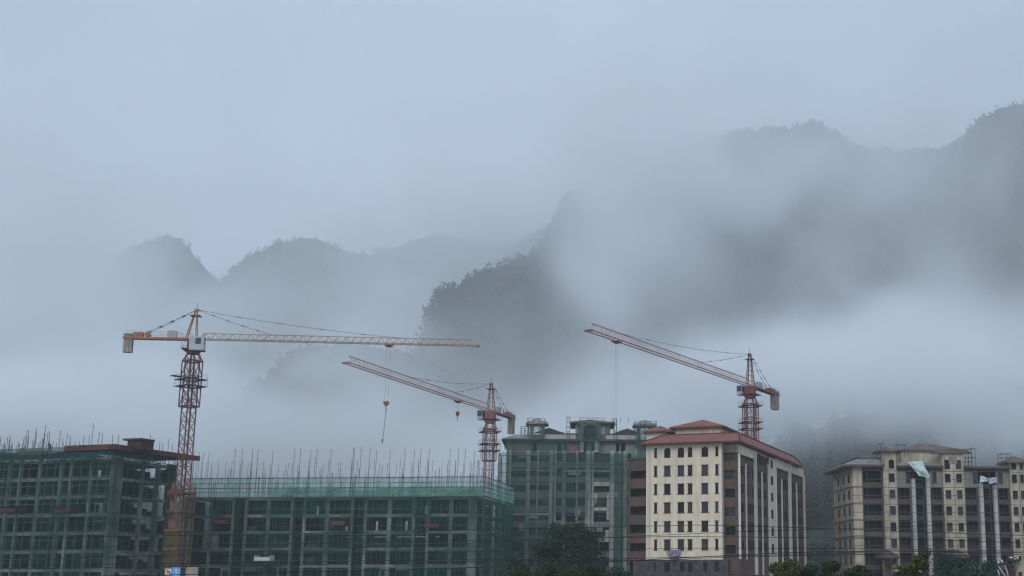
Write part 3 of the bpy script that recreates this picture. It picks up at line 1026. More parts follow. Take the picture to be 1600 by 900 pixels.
# eave, pale parapet band, hip ends
b = MB(); b.box(xC0 - 1.0, xC1, -1.0, 16.5, ze, ze + .45); b.build('eaves', M_CONC_DK, rC)
zp = gz(160)
b = MB()
b.add([(xC0 - 1.0, -1.0, ze + .455), (gx(260), -1.0, ze + .455), (gx(260), 1.6, zp), (xC0 + 1.9, 1.6, zp), (xC0 + 1.9, 12, zp), (xC0 - 1, 16.4, ze + .455), (gx(260), 12, zp)],
      [(0, 1, 2, 3), (0, 3, 4, 5), (3, 2, 6, 4)])
b.build('hip_roof', M_GREYROOF, rC)
b = MB()
b.box(gx(262), gx(432), .6, 1.0, ze + .46, zp); b.build('parapet', M_CL, rC)
b = MB(); b.box(gx(588), gx(745), .6, 1.0, ze + .46, zp); b.build('parapet', M_CL, rC)
b = MB(); b.box(gx(258), gx(436), .45, 1.15, zp, zp + .18); b.build('coping', M_CONC_DK, rC)
b = MB(); b.box(gx(584), gx(748), .45, 1.15, zp, zp + .18); b.build('coping', M_CONC_DK, rC)
for zc_ in (290, 700):
    b = MB(); x = gx(zc_); b.prism([(x - 3.2, zp + .19), (x + 3.2, zp + .19), (x + 1.2, zp + .9), (x, zp + 1.3), (x - 1.2, zp + .9)], .5, 1.1); b.build('gable', M_CONC_DK, rC)
# central tower
tx0, tx1 = gx(428), gx(612)
zt = gz(104)
b = MB()
b.box(tx0, tx1, 1.0, 9, ze + .46, zt)
b.build('tower', M_CW, rC)
b = MB()
ax0, ax1 = gx(470), gx(540)
b.box(ax0 - .7, ax0, -.75, 1.0, ze - 2.2, zt - .1); b.box(ax1, ax1 + .7, -.75, 1.0, ze - 2.2, zt - .1)
arc = [(ax0 - .7, zt - 1.3)] + [((ax0 + ax1) / 2 - (ax1 - ax0) / 2 * 1.2 * cos(pi * k / 10), zt - 1.3 + 1.5 * sin(pi * k / 10)) for k in range(11)] + [(ax1 + .7, zt - 1.3)]
arc += [(ax1, zt - 1.5)] + [((ax0 + ax1) / 2 + (ax1 - ax0) / 2 * cos(pi * k / 10), zt - 1.5 + 1.15 * sin(pi * k / 10)) for k in range(11)] + [(ax0, zt - 1.5)]
b.prism(arc, -.7, .98)
b.build('arch_portal', M_CW, rC)
b = MB(); b.box(ax0 + .02, ax1 - .02, .5, .98, ze + .46, zt - 1.5); b.build('portal_infill', M_CONC_DK, rC)
b = MB(); b.box(tx1 - 2.6, tx1 - 1.2, .9, .99, ze + 1.6, zt - .5); b.box(tx0 - .02, tx0 + .5, .9, .99, ze + 1.6, zt - .5); b.build('tower_panel', M_CL, rC)
b = MB(); b.hip(gx(400), gx(636), -.3, 10.5, zt + .3, zt + 1.35, run=6, t=.3); b.build('tower_roof', M_BROWNROOF, rC)
b = MB()
for x in [gx(452) + k * 1.7 for k in range(7)]: b.bar((x, 2, zt + .4), (x, 2, gz(68)), .09)
for zz in (70, 84): b.bar((gx(448), 2, gz(zz)), (gx(574), 2, gz(zz)), .09)
b.build('roof_railing', M_SCAF, rC)


def turret(x0, x1, y, za, zb, label_net=None):
    b = MB()
    for x in (x0 + .3, x1 - .3):
        for yy in (y, y + 2.6): b.box(x - .3, x + .3, yy, yy + .5, za, zb)
    t_ = b.build('turret', M_CW, rC)
    b = MB(); b.hip(x0 - .9, x1 + .9, y - .9, y + 4, zb + .3, zb + 1.55, t=.3); b.build('turret_roof', M_GREYROOF, t_)
    arc = [(x0 + .6, zb - .01), (x0 + .6, zb - .9)] + [((x0 + x1) / 2 - (x1 - x0 - 1.2) / 2 * cos(pi * k / 8), zb - .9 + .7 * sin(pi * k / 8)) for k in range(1, 8)] + [(x1 - .6, zb - .9), (x1 - .6, zb - .01)]
    b = MB(); b.prism(arc, y + .02, y + .4); b.build('turret_arch', M_CW, t_)


turret(gx(190), gx(262), .2, ze + .46, gz(112))
turret(gx(752), gx(830), .2, ze + .46, gz(116))
# roof scaffolds
b = MB()
def cage(x0, x1, y0, y1, z0, z1, nx=3, nz=3):
    b = MB()
    nz = max(2, nz)
    for i in range(nx + 1):
        x = x0 + (x1 - x0) * i / nx
        for y in (y0, y1): b.bar((x, y, z0), (x, y, z1), .09)
    for j in range(1, nz + 1):
        z = z0 + (z1 - z0) * j / nz
        for y in (y0, y1): b.bar((x0, y, z), (x1, y, z), .08)
        b.bar((x0, y0, z), (x0, y1, z), .08); b.bar((x1, y0, z), (x1, y1, z), .08)
    b.build('roof_scaffold', M_SCAF, rC)
cage(gx(178), gx(268), -1.3, 4.5, ze, gz(84), 3, 3)
cage(gx(738), gx(850), -1.3, 4.5, ze, gz(94), 4, 3)
cage(gx(382), gx(398), -.5, 2, ze, gz(72), 1, 5)
cage(gx(628), gx(642), -.5, 2, ze, gz(80), 1, 4)
cage(gx(140), gx(180), 2, 5, zp, gz(118), 2, 2)
cage(gx(300), gx(365), 4, 7, zp, gz(140), 3, 2)
b = MB()
for y in (-1.0, -1.7):
    x = xC0 - 1.5
    while x < xC1:
        b.bar((x, y, 0), (x, y, gz(262)), .07); x += 1.9
    z = 1.5
    while z < gz(255):
        b.bar((xC0 - 1.5, y, z), (xC1, y, z), .06); z += 1.75
b.build('scaffold', M_SCAF, rC)
zn = gz(262)
n = MB(); net_sheet(n, xC0 - 1.5, gx(322), 0, zn, -1.75, seed=41); n.build('safety_net', M_NET_C, rC)
n = MB(); net_sheet(n, gx(324), gx(498), gz(590), zn, -1.75, seed=42, scallop=.6); n.build('safety_net', M_NET_C, rC)
n = MB(); net_sheet(n, gx(500), gx(628), gz(395), zn, -1.72, seed=43, scallop=1.6); n.build('safety_net', M_NET_C, rC)
n = MB(); net_sheet(n, gx(630), gx(682), 0, zn, -1.9, seed=44); n.build('safety_net', M_NET_CD, rC)
n = MB(); net_sheet(n, gx(684), xC1, gz(640), zn, -1.75, seed=45, scallop=1.0); n.build('safety_net', M_NET_C, rC)
n = MB(); net_sheet(n, gx(60), gx(400), ze - 2, ze + .3, -1.2, seed=46); n.build('safety_net', M_NET_C, rC)
n = MB(); net_sheet(n, gx(186), gx(266), ze, gz(118), -1.25, seed=47, scallop=.3); n.build('safety_net', M_NET_C, rC)
n = MB(); net_sheet(n, gx(430), gx(555), ze - 1.9, gz(100), -.95, seed=48); n.build('safety_net', M_NET_C, rC)
n = MB(); net_sheet(n, gx(740), gx(850), ze - 1.5, gz(118), -1.4, seed=49, scallop=.3); n.build('safety_net', M_NET_CD, rC)
n = MB(); net_sheet(n, -1, 14, 0, ze - 2, 1.6, seed=50); n.v = [(xC0 - 1.55 - (q[1] - 1.6), q[0], q[2]) for q in n.v]; n.build('safety_net', M_NET_CD, rC)
rb_ = random.Random(4)
for k in range(46):
    zx = rb_.uniform(95, 730); z = rb_.choice(fl[:9]); ww = rb_.uniform(.5, 2.6)
    x = gx(zx); b = MB(); zz = z - rb_.uniform(.3, 2.2); b.box(x, x + ww, -.18 - .01 * (k % 9), -.06, zz, zz + rb_.choice((.25, .3, 1.0, 1.4)))
    b.build('facade_board', rb_.choice((M_CL, M_CONC_DK, M_CONC_DK, M_CR, M_CW)), rC)
# torn area: pale patches of primer and small balconies
for (a, c, z0_, z1_) in ((520, 612, 410, 432), (510, 545, 470, 520), (596, 618, 480, 610), (512, 530, 590, 640), (590, 618, 660, 720), (530, 600, 542, 560), (500, 560, 700, 715)):
    b = MB(); b.box(gx(a), gx(c), -.35 if c - a > 60 else -.09, -.03, gz(z1_, 560), gz(z0_, 560)); b.build('primer_patch', M_CL, rC)

# ------------------------------------------------------------------ stained cream building on the right
FD = Facade(1334, 800, 247, R(6))
rD = FD.root('apartment_building')
tag(rD, 'stained cream and brown unfinished building with tall pale pillars and dark glassless bays', 'building')
dx = lambda px, py=800, d=0.0: FD.at(px, py, d)[0]
dz = lambda py, px=1450, d=0.0: FD.at(px, py, d)[1]
zE = dz(731)
XD1 = dx(1680)
levels = [dz(760 + 25.7 * k - 25.7) for k in range(-0, 6)]        # slab lines at 734, 760, 785 ...
lev = [dz(y) for y in (734, 759.5, 785, 810.5, 836, 862, 888)]


def dark_bay(px0, px1, m_sp, wide=True, y=.35, ztop=None, deep=1.1, glass=None, slot=None):
    """storey-high openings with low solid parapets, the wall set back"""
    x0, x1 = dx(px0), dx(px1)
    for k in range(len(lev) - 1):
        zt_, zb_ = lev[k], lev[k + 1]
        b = MB()
        if slot and k == 0:                    # top storey walled up but for one tall window
            xs_ = dx(slot); h = [(xs_ - .42, xs_ + .42, zb_ + .5, zt_ - .35)]
            holed_wall(b, x0, x1, zb_ - .25, zt_ - .25, y, h, .3); b.build('top_wall', M_CREAM_G, rD)
            window(rD, h[0][0] + .003, h[0][1] - .003, h[0][2] + .003, h[0][3] - .003, y + .2, mull=0, trans=.7)
            continue
        b.box(x0, x1, y, y + .25, zb_ - .25, zb_ + .62)
        b.box(x0, x0 + .28, y, y + .25, zb_ + .62, zt_ - .25); b.box(x1 - .28, x1, y, y + .25, zb_ + .62, zt_ - .25)
        b.build('bay_surround', m_sp, rD)
        f = MB()
        for q in range(1, 3):
            x = x0 + (x1 - x0) * q / 3
            f.box(x - .05, x + .05, y + deep - .1, y + deep - .02, zb_ + .1, zt_ - .2)
        f.bar((x0 + .28, y + .12, zb_ + 1.15), (x1 - .28, y + .12, zb_ + 1.15), .06)
        fo = f.build('window', M_FRAME, rD)
        p = MB(); p.box(x0 + .02, x1 - .02, y + deep, y + deep + .1, zb_ - .1, zt_ - .2); p.build('pane', glass or M_VOID, fo)  # dark sheet standing in for the shade inside the glassless bay
    b = MB(); b.box(x0, x1, y, y + .25, lev[0] - .25, zE); b.build('bay_surround', m_sp, rD)


def cream_block(px0, px1, ztop, wcols, y=0.0, arch=True, rows_=None, hh=.8):
    x0, x1 = dx(px0), dx(px1)
    hs = []
    for k in range(len(lev)):
        for (px, w_) in wcols:
            zc = lev[k] - 1.5 + (2.95 if False else 0)
            if zc - hh < .3: continue
            hs.append((dx(px - w_ / 2), dx(px + w_ / 2), zc - hh, zc + hh))
    zc = lev[0] + 1.05
    for (px, w_) in wcols: hs.append((dx(px - w_ / 2), dx(px + w_ / 2), zc - hh - .1, zc + hh))
    b = MB()
    holed_wall(b, x0, x1, .3, ztop, y, hs, .3)
    b.quad((x0, y, .3), (x0, y, ztop), (x0, y + 4, ztop), (x0, y + 4, .3)); b.quad((x1, y, .3), (x1, y + 4, .3), (x1, y + 4, ztop), (x1, y, ztop))
    if arch:
        for h in hs[-len(wcols):]: arch_corner(b, h[0], h[1], h[3], y)
    b.build('cream_wall', M_CREAM_D, rD)
    for h in hs:
        window(rD, h[0] + .003, h[1] - .003, h[2] + .003, h[3] - .003, y + .2, mull=1, trans=.7)
        s_ = MB(); s_.box(h[0] - .15, h[1] + .15, y - .12, y + .02, h[2] - .12, h[2] - .003); s_.build('window_sill', M_CREAM_D, rD)
    return x0, x1


# corner pier with the side wall
vD = [FD.side(p, 800)[0] for p in (1305,)]
LD = max(16, min(26, vD[0]))
b = MB(); holed_wall(b, 0, dx(1348.5), .3, zE, 0, [], .3); b.quad((dx(1348.5), 0, .3), (dx(1348.5), 3, .3), (dx(1348.5), 3, zE), (dx(1348.5), 0, zE)); b.build('cream_wall', M_CREAM_D, rD)
b = MB()
hs = []
for k in range(len(lev)):
    zc = lev[k] + (1.0 if k == 0 else 0) - (0 if k == 0 else -1.2)
    for px in (1327.5, 1319, 1311):
        v = FD.side(px, 800)[0]
        hs.append((v - .75, v + .75, lev[k] - 2.35 + 0, lev[k] - .7))
hs = [h for h in hs if h[2] > .5]
holed_side(b, 0, LD, .3, zE, 0, hs, .10, sgn=1)
b.build('side_wall', M_CREAM_D, rD)
for h in hs: window(rD, h[0] + .003, h[1] - .003, h[2] + .003, h[3] - .003, .02, mull=0, trans=0, side_x=0, sgn=1, pane=M_VOID)
for z in lev[1:]:
    b = MB(); b.box(-.25, -.01, -.2, LD, z - .12, z + .1); b.box(-.25, dx(1348), -.24, -.01, z - .12, z + .1); b.build('string_course', M_CREAM_D, rD)
dark_bay(1348.7, 1381.5, M_BROWN_D)
zt1 = dz(706, 1392)
cream_block(1382, 1403, zt1, [(1395.5, 9)])
dark_bay(1403.3, 1425.3, M_BROWN_D, slot=1422)
b = MB(); b.box(dx(1425.5), dx(1431), -.35, .5, dz(868), dz(748)); b.build('pillar', M_PILLAR, rD)
dark_bay(1431.2, 1448.3, M_CONC_DK, y=1.2, glass=M_INNER)
b = MB(); b.box(dx(1448.5), dx(1454.2), -.35, .5, dz(899), dz(744)); b.build('pillar', M_PILLAR, rD)
dark_bay(1454.4, 1475.8, M_BROWN_D, slot=1463)
zt2 = dz(709, 1492)
cream_block(1476, 1508.8, zt2, [(1483.3, 9), (1501, 8.5)], arch=False)
dark_bay(1509, 1531, M_BROWN_D, glass=M_INNER, slot=1527)
b = MB(); b.box(dx(1531.3), dx(1537), -.35, .5, dz(880), dz(755)); b.build('pillar', M_PILLAR, rD)
dark_bay(1537.2, 1553.2, M_CONC_DK, y=1.2, glass=M_INNER)
b = MB(); b.box(dx(1553.5), dx(1559), -.35, .5, dz(890), dz(757)); b.build('pillar', M_PILLAR, rD)
dark_bay(1559.2, 1580.6, M_BROWN_D, slot=1567)
zt3 = dz(724, 1590)
cream_block(1580.8, 1606, zt3, [(1588, 8), (1600, 6)], arch=False)
dark_bay(1606.3, 1640, M_BROWN_D)
b = MB(); b.box(.3, XD1, 1.8, LD - .4, 0, zE - .05); b.build('inner_core', M_VOID, rD)
# eave slab, mansard roofs, parapets, upper rooms
b = MB(); b.box(-1.6, dx(1381.8), -1.2, LD + 1.5, zE, zE + .4); b.box(dx(1403.2), dx(1475.8), -.6, 3, zE, zE + .4); b.box(dx(1509), dx(1580.6), -.8, 3, zE - .1, zE + .3); b.build('eaves', M_BROWN_D, rD)
zm = dz(716, 1360)
b = MB()
b.add([(-1.6, -1.2, zE + .405), (dx(1381.8), -1.2, zE + .405), (dx(1381.8), 1.2, zm), (1.2, 1.2, zm), (1.2, LD - 2, zm), (-1.6, LD + 1.5, zE + .405), (dx(1381.8), LD - 2, zm)], [(0, 1, 2, 3), (0, 3, 4, 5), (3, 2, 6, 4)])
b.build('mansard_roof', M_GREYROOF, rD)
b = MB(); b.bar((1.2, 1.2, zm + .08), (dx(1381), 1.2, zm + .08), .3, .25); b.bar((1.2, 1.2, zm + .08), (1.2, LD - 2, zm + .08), .3, .25); b.build('ridge_cap', M_BROWN_D, rD)
b = MB(); b.hip(dx(1358), dx(1378), 4, 10, zm + .1, zm + 1.3, t=.1); b.build('low_roof', M_BROWNROOF, rD)
zu = dz(705, 1440, 2)
b = MB(); b.box(dx(1408, 700, 2.2), dx(1476, 700, 2.2), 2.2, 12, zE + .2, zu); b.build('upper_room', M_CREAM_D, rD)
b = MB(); b.hip(dx(1405, 700, 1.8), dx(1510, 700, 1.8), 1.75, 13, zu + .3, dz(692.5, 1440, 6), run=5.2, t=.3); b.build('upper_roof', M_BROWNROOF, rD)
b = MB(); b.hip(dx(1374), dx(1404.5), -.9, 4, zt1 + .28, dz(697.5, 1389), t=.28); b.build('tower_roof', M_BROWNROOF, rD)
b = MB()
x0, x1 = dx(1476), dx(1508.8)
pts_ = [(x0 - 2.2, zt2)] + [((x0 + x1) / 2 - (x1 - x0 + 3) / 2 * cos(pi * k / 8), zt2 + .1 + .85 * sin(pi * k / 8)) for k in range(9)] + [(x1 + .6, zt2)]
b.prism(pts_, -.5, 1.0); b.build('curved_gable', M_BROWNROOF, rD)
b = MB(); b.box(x0 + 1.2, x1 - 1.2, -.05, .01, zt2 - 1.9, zt2 - .5); b.build('gable_opening', M_GREYROOF, rD)
b = MB(); b.hip(dx(1574), dx(1612), -.9, 5, zt3 + .28, dz(711, 1592), t=.28); b.build('tower_roof', M_BROWNROOF, rD)
b = MB()
za = dz(727, 1540)
b.add([(dx(1509), -.8, zE + .31), (dx(1580.6), -.8, zE + .31), (dx(1580.6), .8, za), (dx(1509), .8, za), (dx(1580.6), 4, za), (dx(1509), 4, za)], [(0, 1, 2, 3), (3, 2, 4, 5)])
b.add([(dx(1403.2), -.6, zE + .405), (dx(1475.8), -.6, zE + .405), (dx(1475.8), 1.3, dz(721.5)), (dx(1403.2), 1.3, dz(721.5))], [(0, 1, 2, 3)])
b.build('mansard_roof', M_GREYROOF, rD)
b = MB(); b.box(dx(1606.3), XD1, -.4, 1, zE - .1, zE + 1.3); b.build('parapet', M_CREAM_D, rD)
# porch roofs near the ground
for (a, c, py) in ((1376, 1406, 870), (1474, 1515, 868)):
    z = dz(py, a, -5)
    b = MB(); b.hip(dx(a, 870, -5), dx(c, 870, -5), -5.5, -.6, z, z + 1.3, t=.25); po = b.build('porch_roof', M_BROWN_D, rD)
    b = MB()
    for x in (dx(a, 870, -5) + .5, dx(c, 870, -5) - .5): b.box(x - .2, x + .2, -5, -4.6, 0, z - .25)
    b.box(dx(a, 870, -5) + 1, dx(c, 870, -5) - 1, -2.5, -2.3, 0, z - .25)
    b.build('porch_post', M_BROWN_D, po)
b = MB()
x = -1.9
while x < dx(1600):
    for y in (-1.3,):
        b.bar((x, y, 0), (x, y, zE - .2), .06)
    x += 4.1
rl = random.Random(8)
for k in range(14):
    z = zE - .7 - 1.5 * k
    if z < 1: break
    x = -1.9
    zz = z
    while x < dx(1600):
        nx_ = x + rl.uniform(4, 7); z2 = z + rl.uniform(-.12, .12)
        if rl.random() < .9: b.bar((x, -1.3, zz), (nx_, -1.3, z2), .085)
        x, zz = nx_, z2
v = -1.3
while v < LD + 1:
    b.bar((-1.7, v, 0), (-1.7, v, zE - .3), .06); v += 2.0
for z in [1 + 1.5 * k for k in range(13)]: b.bar((-1.7, -1.3, z), (-1.7, LD, z), .07)
b.build('scaffold', M_SCAF, rD)
b = MB()
def cageD(px0, px1, py0, py1, y, nx=2, nz=2):
    b = MB()
    x0, x1 = dx(px0, py0), dx(px1, py0); z0, z1 = dz(py0, px0), dz(py1, px0)
    for i in range(nx + 1):
        x = x0 + (x1 - x0) * i / nx
        for yy in (y, y + 2): b.bar((x, yy, z0), (x, yy, z1), .07)
    for j in range(1, nz + 1):
        z = z0 + (z1 - z0) * j / nz
        for yy in (y, y + 2): b.bar((x0, yy, z), (x1, yy, z), .06)
        for xx in (x0, x1): b.bar((xx, y, z), (xx, y + 2, z), .06)
    b.build('roof_scaffold', M_SCAF, rD)
cageD(1374, 1380, 730, 694, -1.2, 1, 3); cageD(1403, 1418, 712, 694, 0, 1, 2); cageD(1507, 1517, 728, 702, -.8, 1, 4); cageD(1520, 1526, 728, 700, .5, 1, 2); cageD(1564, 1578, 728, 709, -.5, 1, 3)
# ------------------------------------------------------------------ tower cranes
M_CR_DARK = mat('dark_red_crane_steel', (0.15, 0.050, 0.050), rough=0.6, var=.35, scale=.6)
M_CR_RED = mat('red_crane_steel', (0.215, 0.072, 0.066), rough=0.6, var=.3, scale=.6)
M_CR_PINK = mat('pale_pink_crane_steel', (0.58, 0.44, 0.43), rough=0.65, var=.3, scale=.4)
M_CR_ORANGE = mat('orange_crane_steel', (0.33, 0.150, 0.085), rough=0.6, var=.25, scale=.5)
M_CR_YEL = mat('yellowed_crane_steel', (0.31, 0.205, 0.135), rough=0.65, var=.25, scale=.4)
M_CR_TAN = mat('tan_crane_steel', (0.34, 0.29, 0.23), rough=.65, var=.25, scale=.4)
M_CR_RED2 = mat('hazed_red_crane_steel', (0.30, 0.135, 0.125), rough=.65, var=.3, scale=.5)  # paler, greyer red: distance haze put into the steel colour
M_BALLAST = mat('concrete_ballast', (0.26, 0.235, 0.205), rough=.9, var=.3, scale=.8)
M_CAB = mat('grey_cab_paint', (0.38, 0.41, 0.42), rough=.5, var=.15, scale=1)
M_GLASS = mat('cab_glass', (0.03, 0.04, 0.05), rough=.1, spec=.5)
M_ROPE = mat('steel_rope', (0.10, 0.10, 0.105), rough=.6)
M_HOOK = mat('orange_hook_block', (0.24, 0.085, 0.050), rough=.6, var=.3, scale=2)
M_DARKST = mat('dark_platform_steel', (0.055, 0.05, 0.05), rough=.7)


def lattice(mb, z0, z1, w, leg, br, pitch, style='x'):
    h = w / 2
    for sx in (-h, h):
        for sy in (-h, h): mb.bar((sx, sy, z0), (sx, sy, z1), leg)
    n = max(1, round((z1 - z0) / pitch)); dz_ = (z1 - z0) / n
    cs = [(-h, -h), (h, -h), (h, h), (-h, h)]
    for k in range(n):
        a, c = z0 + k * dz_, z0 + (k + 1) * dz_
        for i in range(4):
            p, q = cs[i], cs[(i + 1) % 4]
            if style == 'x':
                mb.bar((*p, a), (*q, c), br); mb.bar((*q, a), (*p, c), br)
            else:
                m_ = ((p[0] + q[0]) / 2, (p[1] + q[1]) / 2)
                mb.bar((*p, a), (*m_, c), br); mb.bar((*q, a), (*m_, c), br)
            if k % 2 == 0: mb.bar((*p, a), (*q, a), br * 1.5)


def ring_platform(mb, z, r, w, t=.14, rail=True):
    for a, b_ in ((-r, -r + w), (r - w, r)):
        mb.box(-r, r, a, b_, z, z + t); mb.box(a, b_, -r + w, r - w, z, z + t)
    if rail:
        for sx in (-r, r):
            for sy in (-r, 0, r): mb.bar((sx, sy, z), (sx, sy, z + 1.0), .03); mb.bar((sy, sx, z), (sy, sx, z + 1.0), .03)
        for s in (-r, r):
            for zz in (.5, 1.0):
                mb.bar((s, -r, z + zz), (s, r, z + zz), .026); mb.bar((-r, s, z + zz), (r, s, z + zz), .026)


def tower_crane(name, label, base, mast_rot, jib_dir, z_jib, jib_len, ctr_len, apex_h, mats, mast_w=1.7, cage_top=None, cage_len=6.2, trolley_at=.6, hook_z=20.0, sling=0.0, cab_side=1, cab_k=1.0,
                head=(-.75, .65), tie_at=(.28, .72), cw=(2.0, 3.3), jib_h=1.25, beam=1.0, tube=1.0, plats=((-2.2, True), (-3.4, False)), group='tower cranes'):
    """mats: mast, cage, head, jib, counter jib"""
    mm, mc, mh, mj, mk = mats
    r = empty(name, base, 0)
    tag(r, label, 'crane', group)
    zt = z_jib - 2.6                       # top of the climbing cage
    # mast
    b = MB(); lattice(b, 0, zt - .2, mast_w, .165 * beam, .058 * beam, 1.9)
    m = b.build('mast', mm, r); m.rotation_euler = (0, 0, mast_rot)
    b = MB(); b.box(-1.9, 1.9, -1.9, 1.9, .0, .5); bs = b.build('footing', M_BALLAST, r)
    # climbing cage
    cwid = mast_w + .75
    b = MB(); lattice(b, zt - cage_len, zt - 1.3, cwid, .15 * beam, .07 * beam, 2.6, 'k')
    h0, h1 = cwid / 2, mast_w * .34
    for sx in (-1, 1):
        for sy in (-1, 1): b.bar((sx * h0, sy * h0, zt - 1.3), (sx * h1, sy * h1, zt), .20 * beam)
    for z, s in ((zt - 1.3, h0), (zt, h1), (zt - cage_len, h0)):
        for q in ((-1, -1, 1, -1), (1, -1, 1, 1), (1, 1, -1, 1), (-1, 1, -1, -1)): b.bar((q[0] * s, q[1] * s, z), (q[2] * s, q[3] * s, z), .2 * beam, .25)
    c = b.build('climbing_cage', mc, r); c.rotation_euler = (0, 0, mast_rot)
    for dz_, wide in plats:
        b = MB(); ring_platform(b, zt + dz_, cwid / 2 + .75, .72)
        if wide: b.box(-cwid / 2 - 2.6, -cwid / 2 - .75, -.55, .35, zt + dz_ + .25, zt + dz_ + .42)
        p = b.build('work_platform', M_DARKST, r); p.rotation_euler = (0, 0, mast_rot)
    # rotating top in its own frame: x along the jib
    def rot(o): o.rotation_euler = (0, 0, jib_dir); o.location = (0, 0, z_jib); return o
    b = MB(); b.tube([(0, 0, -2.65), (0, 0, -2.25)], 1.15, 12); b.tube([(0, 0, -2.25), (0, 0, -1.9)], 1.3, 12); b.box(-.95, .95, -.95, .95, -1.9, -.15); rot(b.build('slewing_unit', mc, r))
    b = MB(); ring_platform(b, -1.95, 1.75, .7); rot(b.build('slewing_platform', M_DARKST, r))
    b = MB()
    y0 = cab_side * 1.75
    b.box(.1 - (cab_k - 1) * 1.6, .1 + 1.65 * cab_k, y0 - .6, y0 + .6, -2.0 * cab_k ** .5, .05 + (cab_k - 1) * .4)
    cb_ = rot(b.build('operator_cab', M_CAB, r))
    b = MB(); b.box(1.753 + 1.65 * (cab_k - 1), 1.79 + 1.65 * (cab_k - 1), y0 - .5, y0 + .5, -1.25, -.1)
    for s in (-1, 1): b.box(.7, 1.65, y0 + s * .603 - .012, y0 + s * .603 + .012, -1.2, -.15)
    b.build('cab_window', M_GLASS, cb_)
    # head: A frame, legs from xb_ behind and xf_ in front to the top
    b = MB()
    hw = .75
    xb_, xf_ = head
    lerp = lambda a_, c_, t: a_ + (c_ - a_) * t
    for sy in (-1, 1):
        b.bar((xf_, sy * hw, -.1), (.14, sy * .22, apex_h), .14 * beam); b.bar((xb_, sy * hw, -.1), (-.14, sy * .22, apex_h), .17 * beam)
        for k in range(1, 6):
            t, t0 = k / 6, (k - 1) / 6
            yy, y0_ = sy * lerp(hw, .22, t), sy * lerp(hw, .22, t0)
            if head[0] > -1: b.bar((lerp(xf_, .14, t), yy, apex_h * t), (lerp(xb_, -.14, t), yy, apex_h * t), .07 * beam)
            if head[0] > -1: b.bar((lerp(xf_, .14, t), yy, apex_h * t), (lerp(xb_, -.14, t0), y0_, apex_h * t0), .06 * beam)
    if head[0] <= -1:
        for sy in (-1, 1): b.bar((lerp(xf_, .14, .0), sy * hw, 0), (lerp(xb_, -.14, .25), sy * lerp(hw, .22, .25), apex_h * .25), .08)
    for k in range(0, 7):
        t = k / 6; w_ = lerp(hw, .22, t)
        b.bar((lerp(xf_, .14, t), -w_, apex_h * t), (lerp(xf_, .14, t), w_, apex_h * t), .07 * beam); b.bar((lerp(xb_, -.14, t), -w_, apex_h * t), (lerp(xb_, -.14, t), w_, apex_h * t), .07 * beam)
    b.box(-.3, .45, -.3, .3, apex_h - .1, apex_h + .25); b.bar((.45, 0, apex_h + .1), (1.1, 0, apex_h - .15), .15)
    rot(b.build('tower_head', mh, r))
    b = MB(); ring_platform(b, apex_h - 1.05, .85, .4, .1, rail=False); b.bar((.1, 0, apex_h), (.1, 0, apex_h + 1.5), .06); rot(b.build('head_platform', M_DARKST, r))
    # jib: two lower chords, one upper
    b = MB()
    w_ = .62 * tube
    x = 1.0
    st = 1.5
    n = int((jib_len - 1.2) / st)
    b.bar((.7, -w_, 0), (jib_len, -w_, 0), .12 * beam, .15 * beam); b.bar((.7, w_, 0), (jib_len, w_, 0), .12 * beam, .15 * beam)
    b.bar((1.7, 0, jib_h), (jib_len - 1.0, 0, jib_h), .12 * beam)
    b.bar((.7, 0, .1), (1.7, 0, jib_h), .12 * beam)
    b.cur = 1
    for k in range(n):
        xa, xb = 1.2 + k * st, 1.2 + (k + 1) * st
        xm = (xa + xb) / 2
        for s in (-1, 1):
            if xm > 1.7 and xm < jib_len - 1.0:
                b.bar((xa, s * w_, 0), (xm, 0, jib_h), .06 * beam); b.bar((xm, 0, jib_h), (xb, s * w_, 0), .06 * beam)
        b.bar((xa, -w_, 0), (xa, w_, 0), .05 * beam)
    b.cur = 0
    b.box(jib_len - .1, jib_len + .25, -w_ - .1, w_ + .1, -.15, .15)
    rot(b.build('jib', list(mj), r))
    # counter jib
    b = MB()
    for s in (-1, 1):
        b.bar((-.8, s * .6, -.05), (-ctr_len, s * .6, -.05), .2, .38 * beam)
        for zz in (.6, 1.1): b.bar((-2, s * .75, zz), (-ctr_len + .2, s * .75, zz), .035)
        x = -2.0
        while x > -ctr_len: b.bar((x, s * .75, .1), (x, s * .75, 1.1), .035); x -= 1.8
    b.box(-ctr_len, -1.0, -.55, .55, .0, .08)
    rot(b.build('counter_jib', mk, r))
    b = MB()
    b.box(-ctr_len * .86, -ctr_len * .72, -.5, .5, .1, .95); b.tube([(-ctr_len * .66, -.5, .55), (-ctr_len * .66, .5, .55)], .42, 10)
    rot(b.build('winch', mk, r))
    b = MB(); b.box(-ctr_len * .38, -ctr_len * .25, -.45, .45, .12, 1.35); rot(b.build('control_cabinet', M_CAB, r))
    b = MB()
    k = 3
    for i in range(k):
        xa = -ctr_len + .15 + cw[0] * i / k
        b.box(xa, xa + cw[0] / k - .06, -.55, .55, -cw[1] + .4, .45)
    b.box(-ctr_len + .1, -ctr_len + cw[0], -.62, .62, .453, .62)
    rot(b.build('counterweight', M_BALLAST, r))
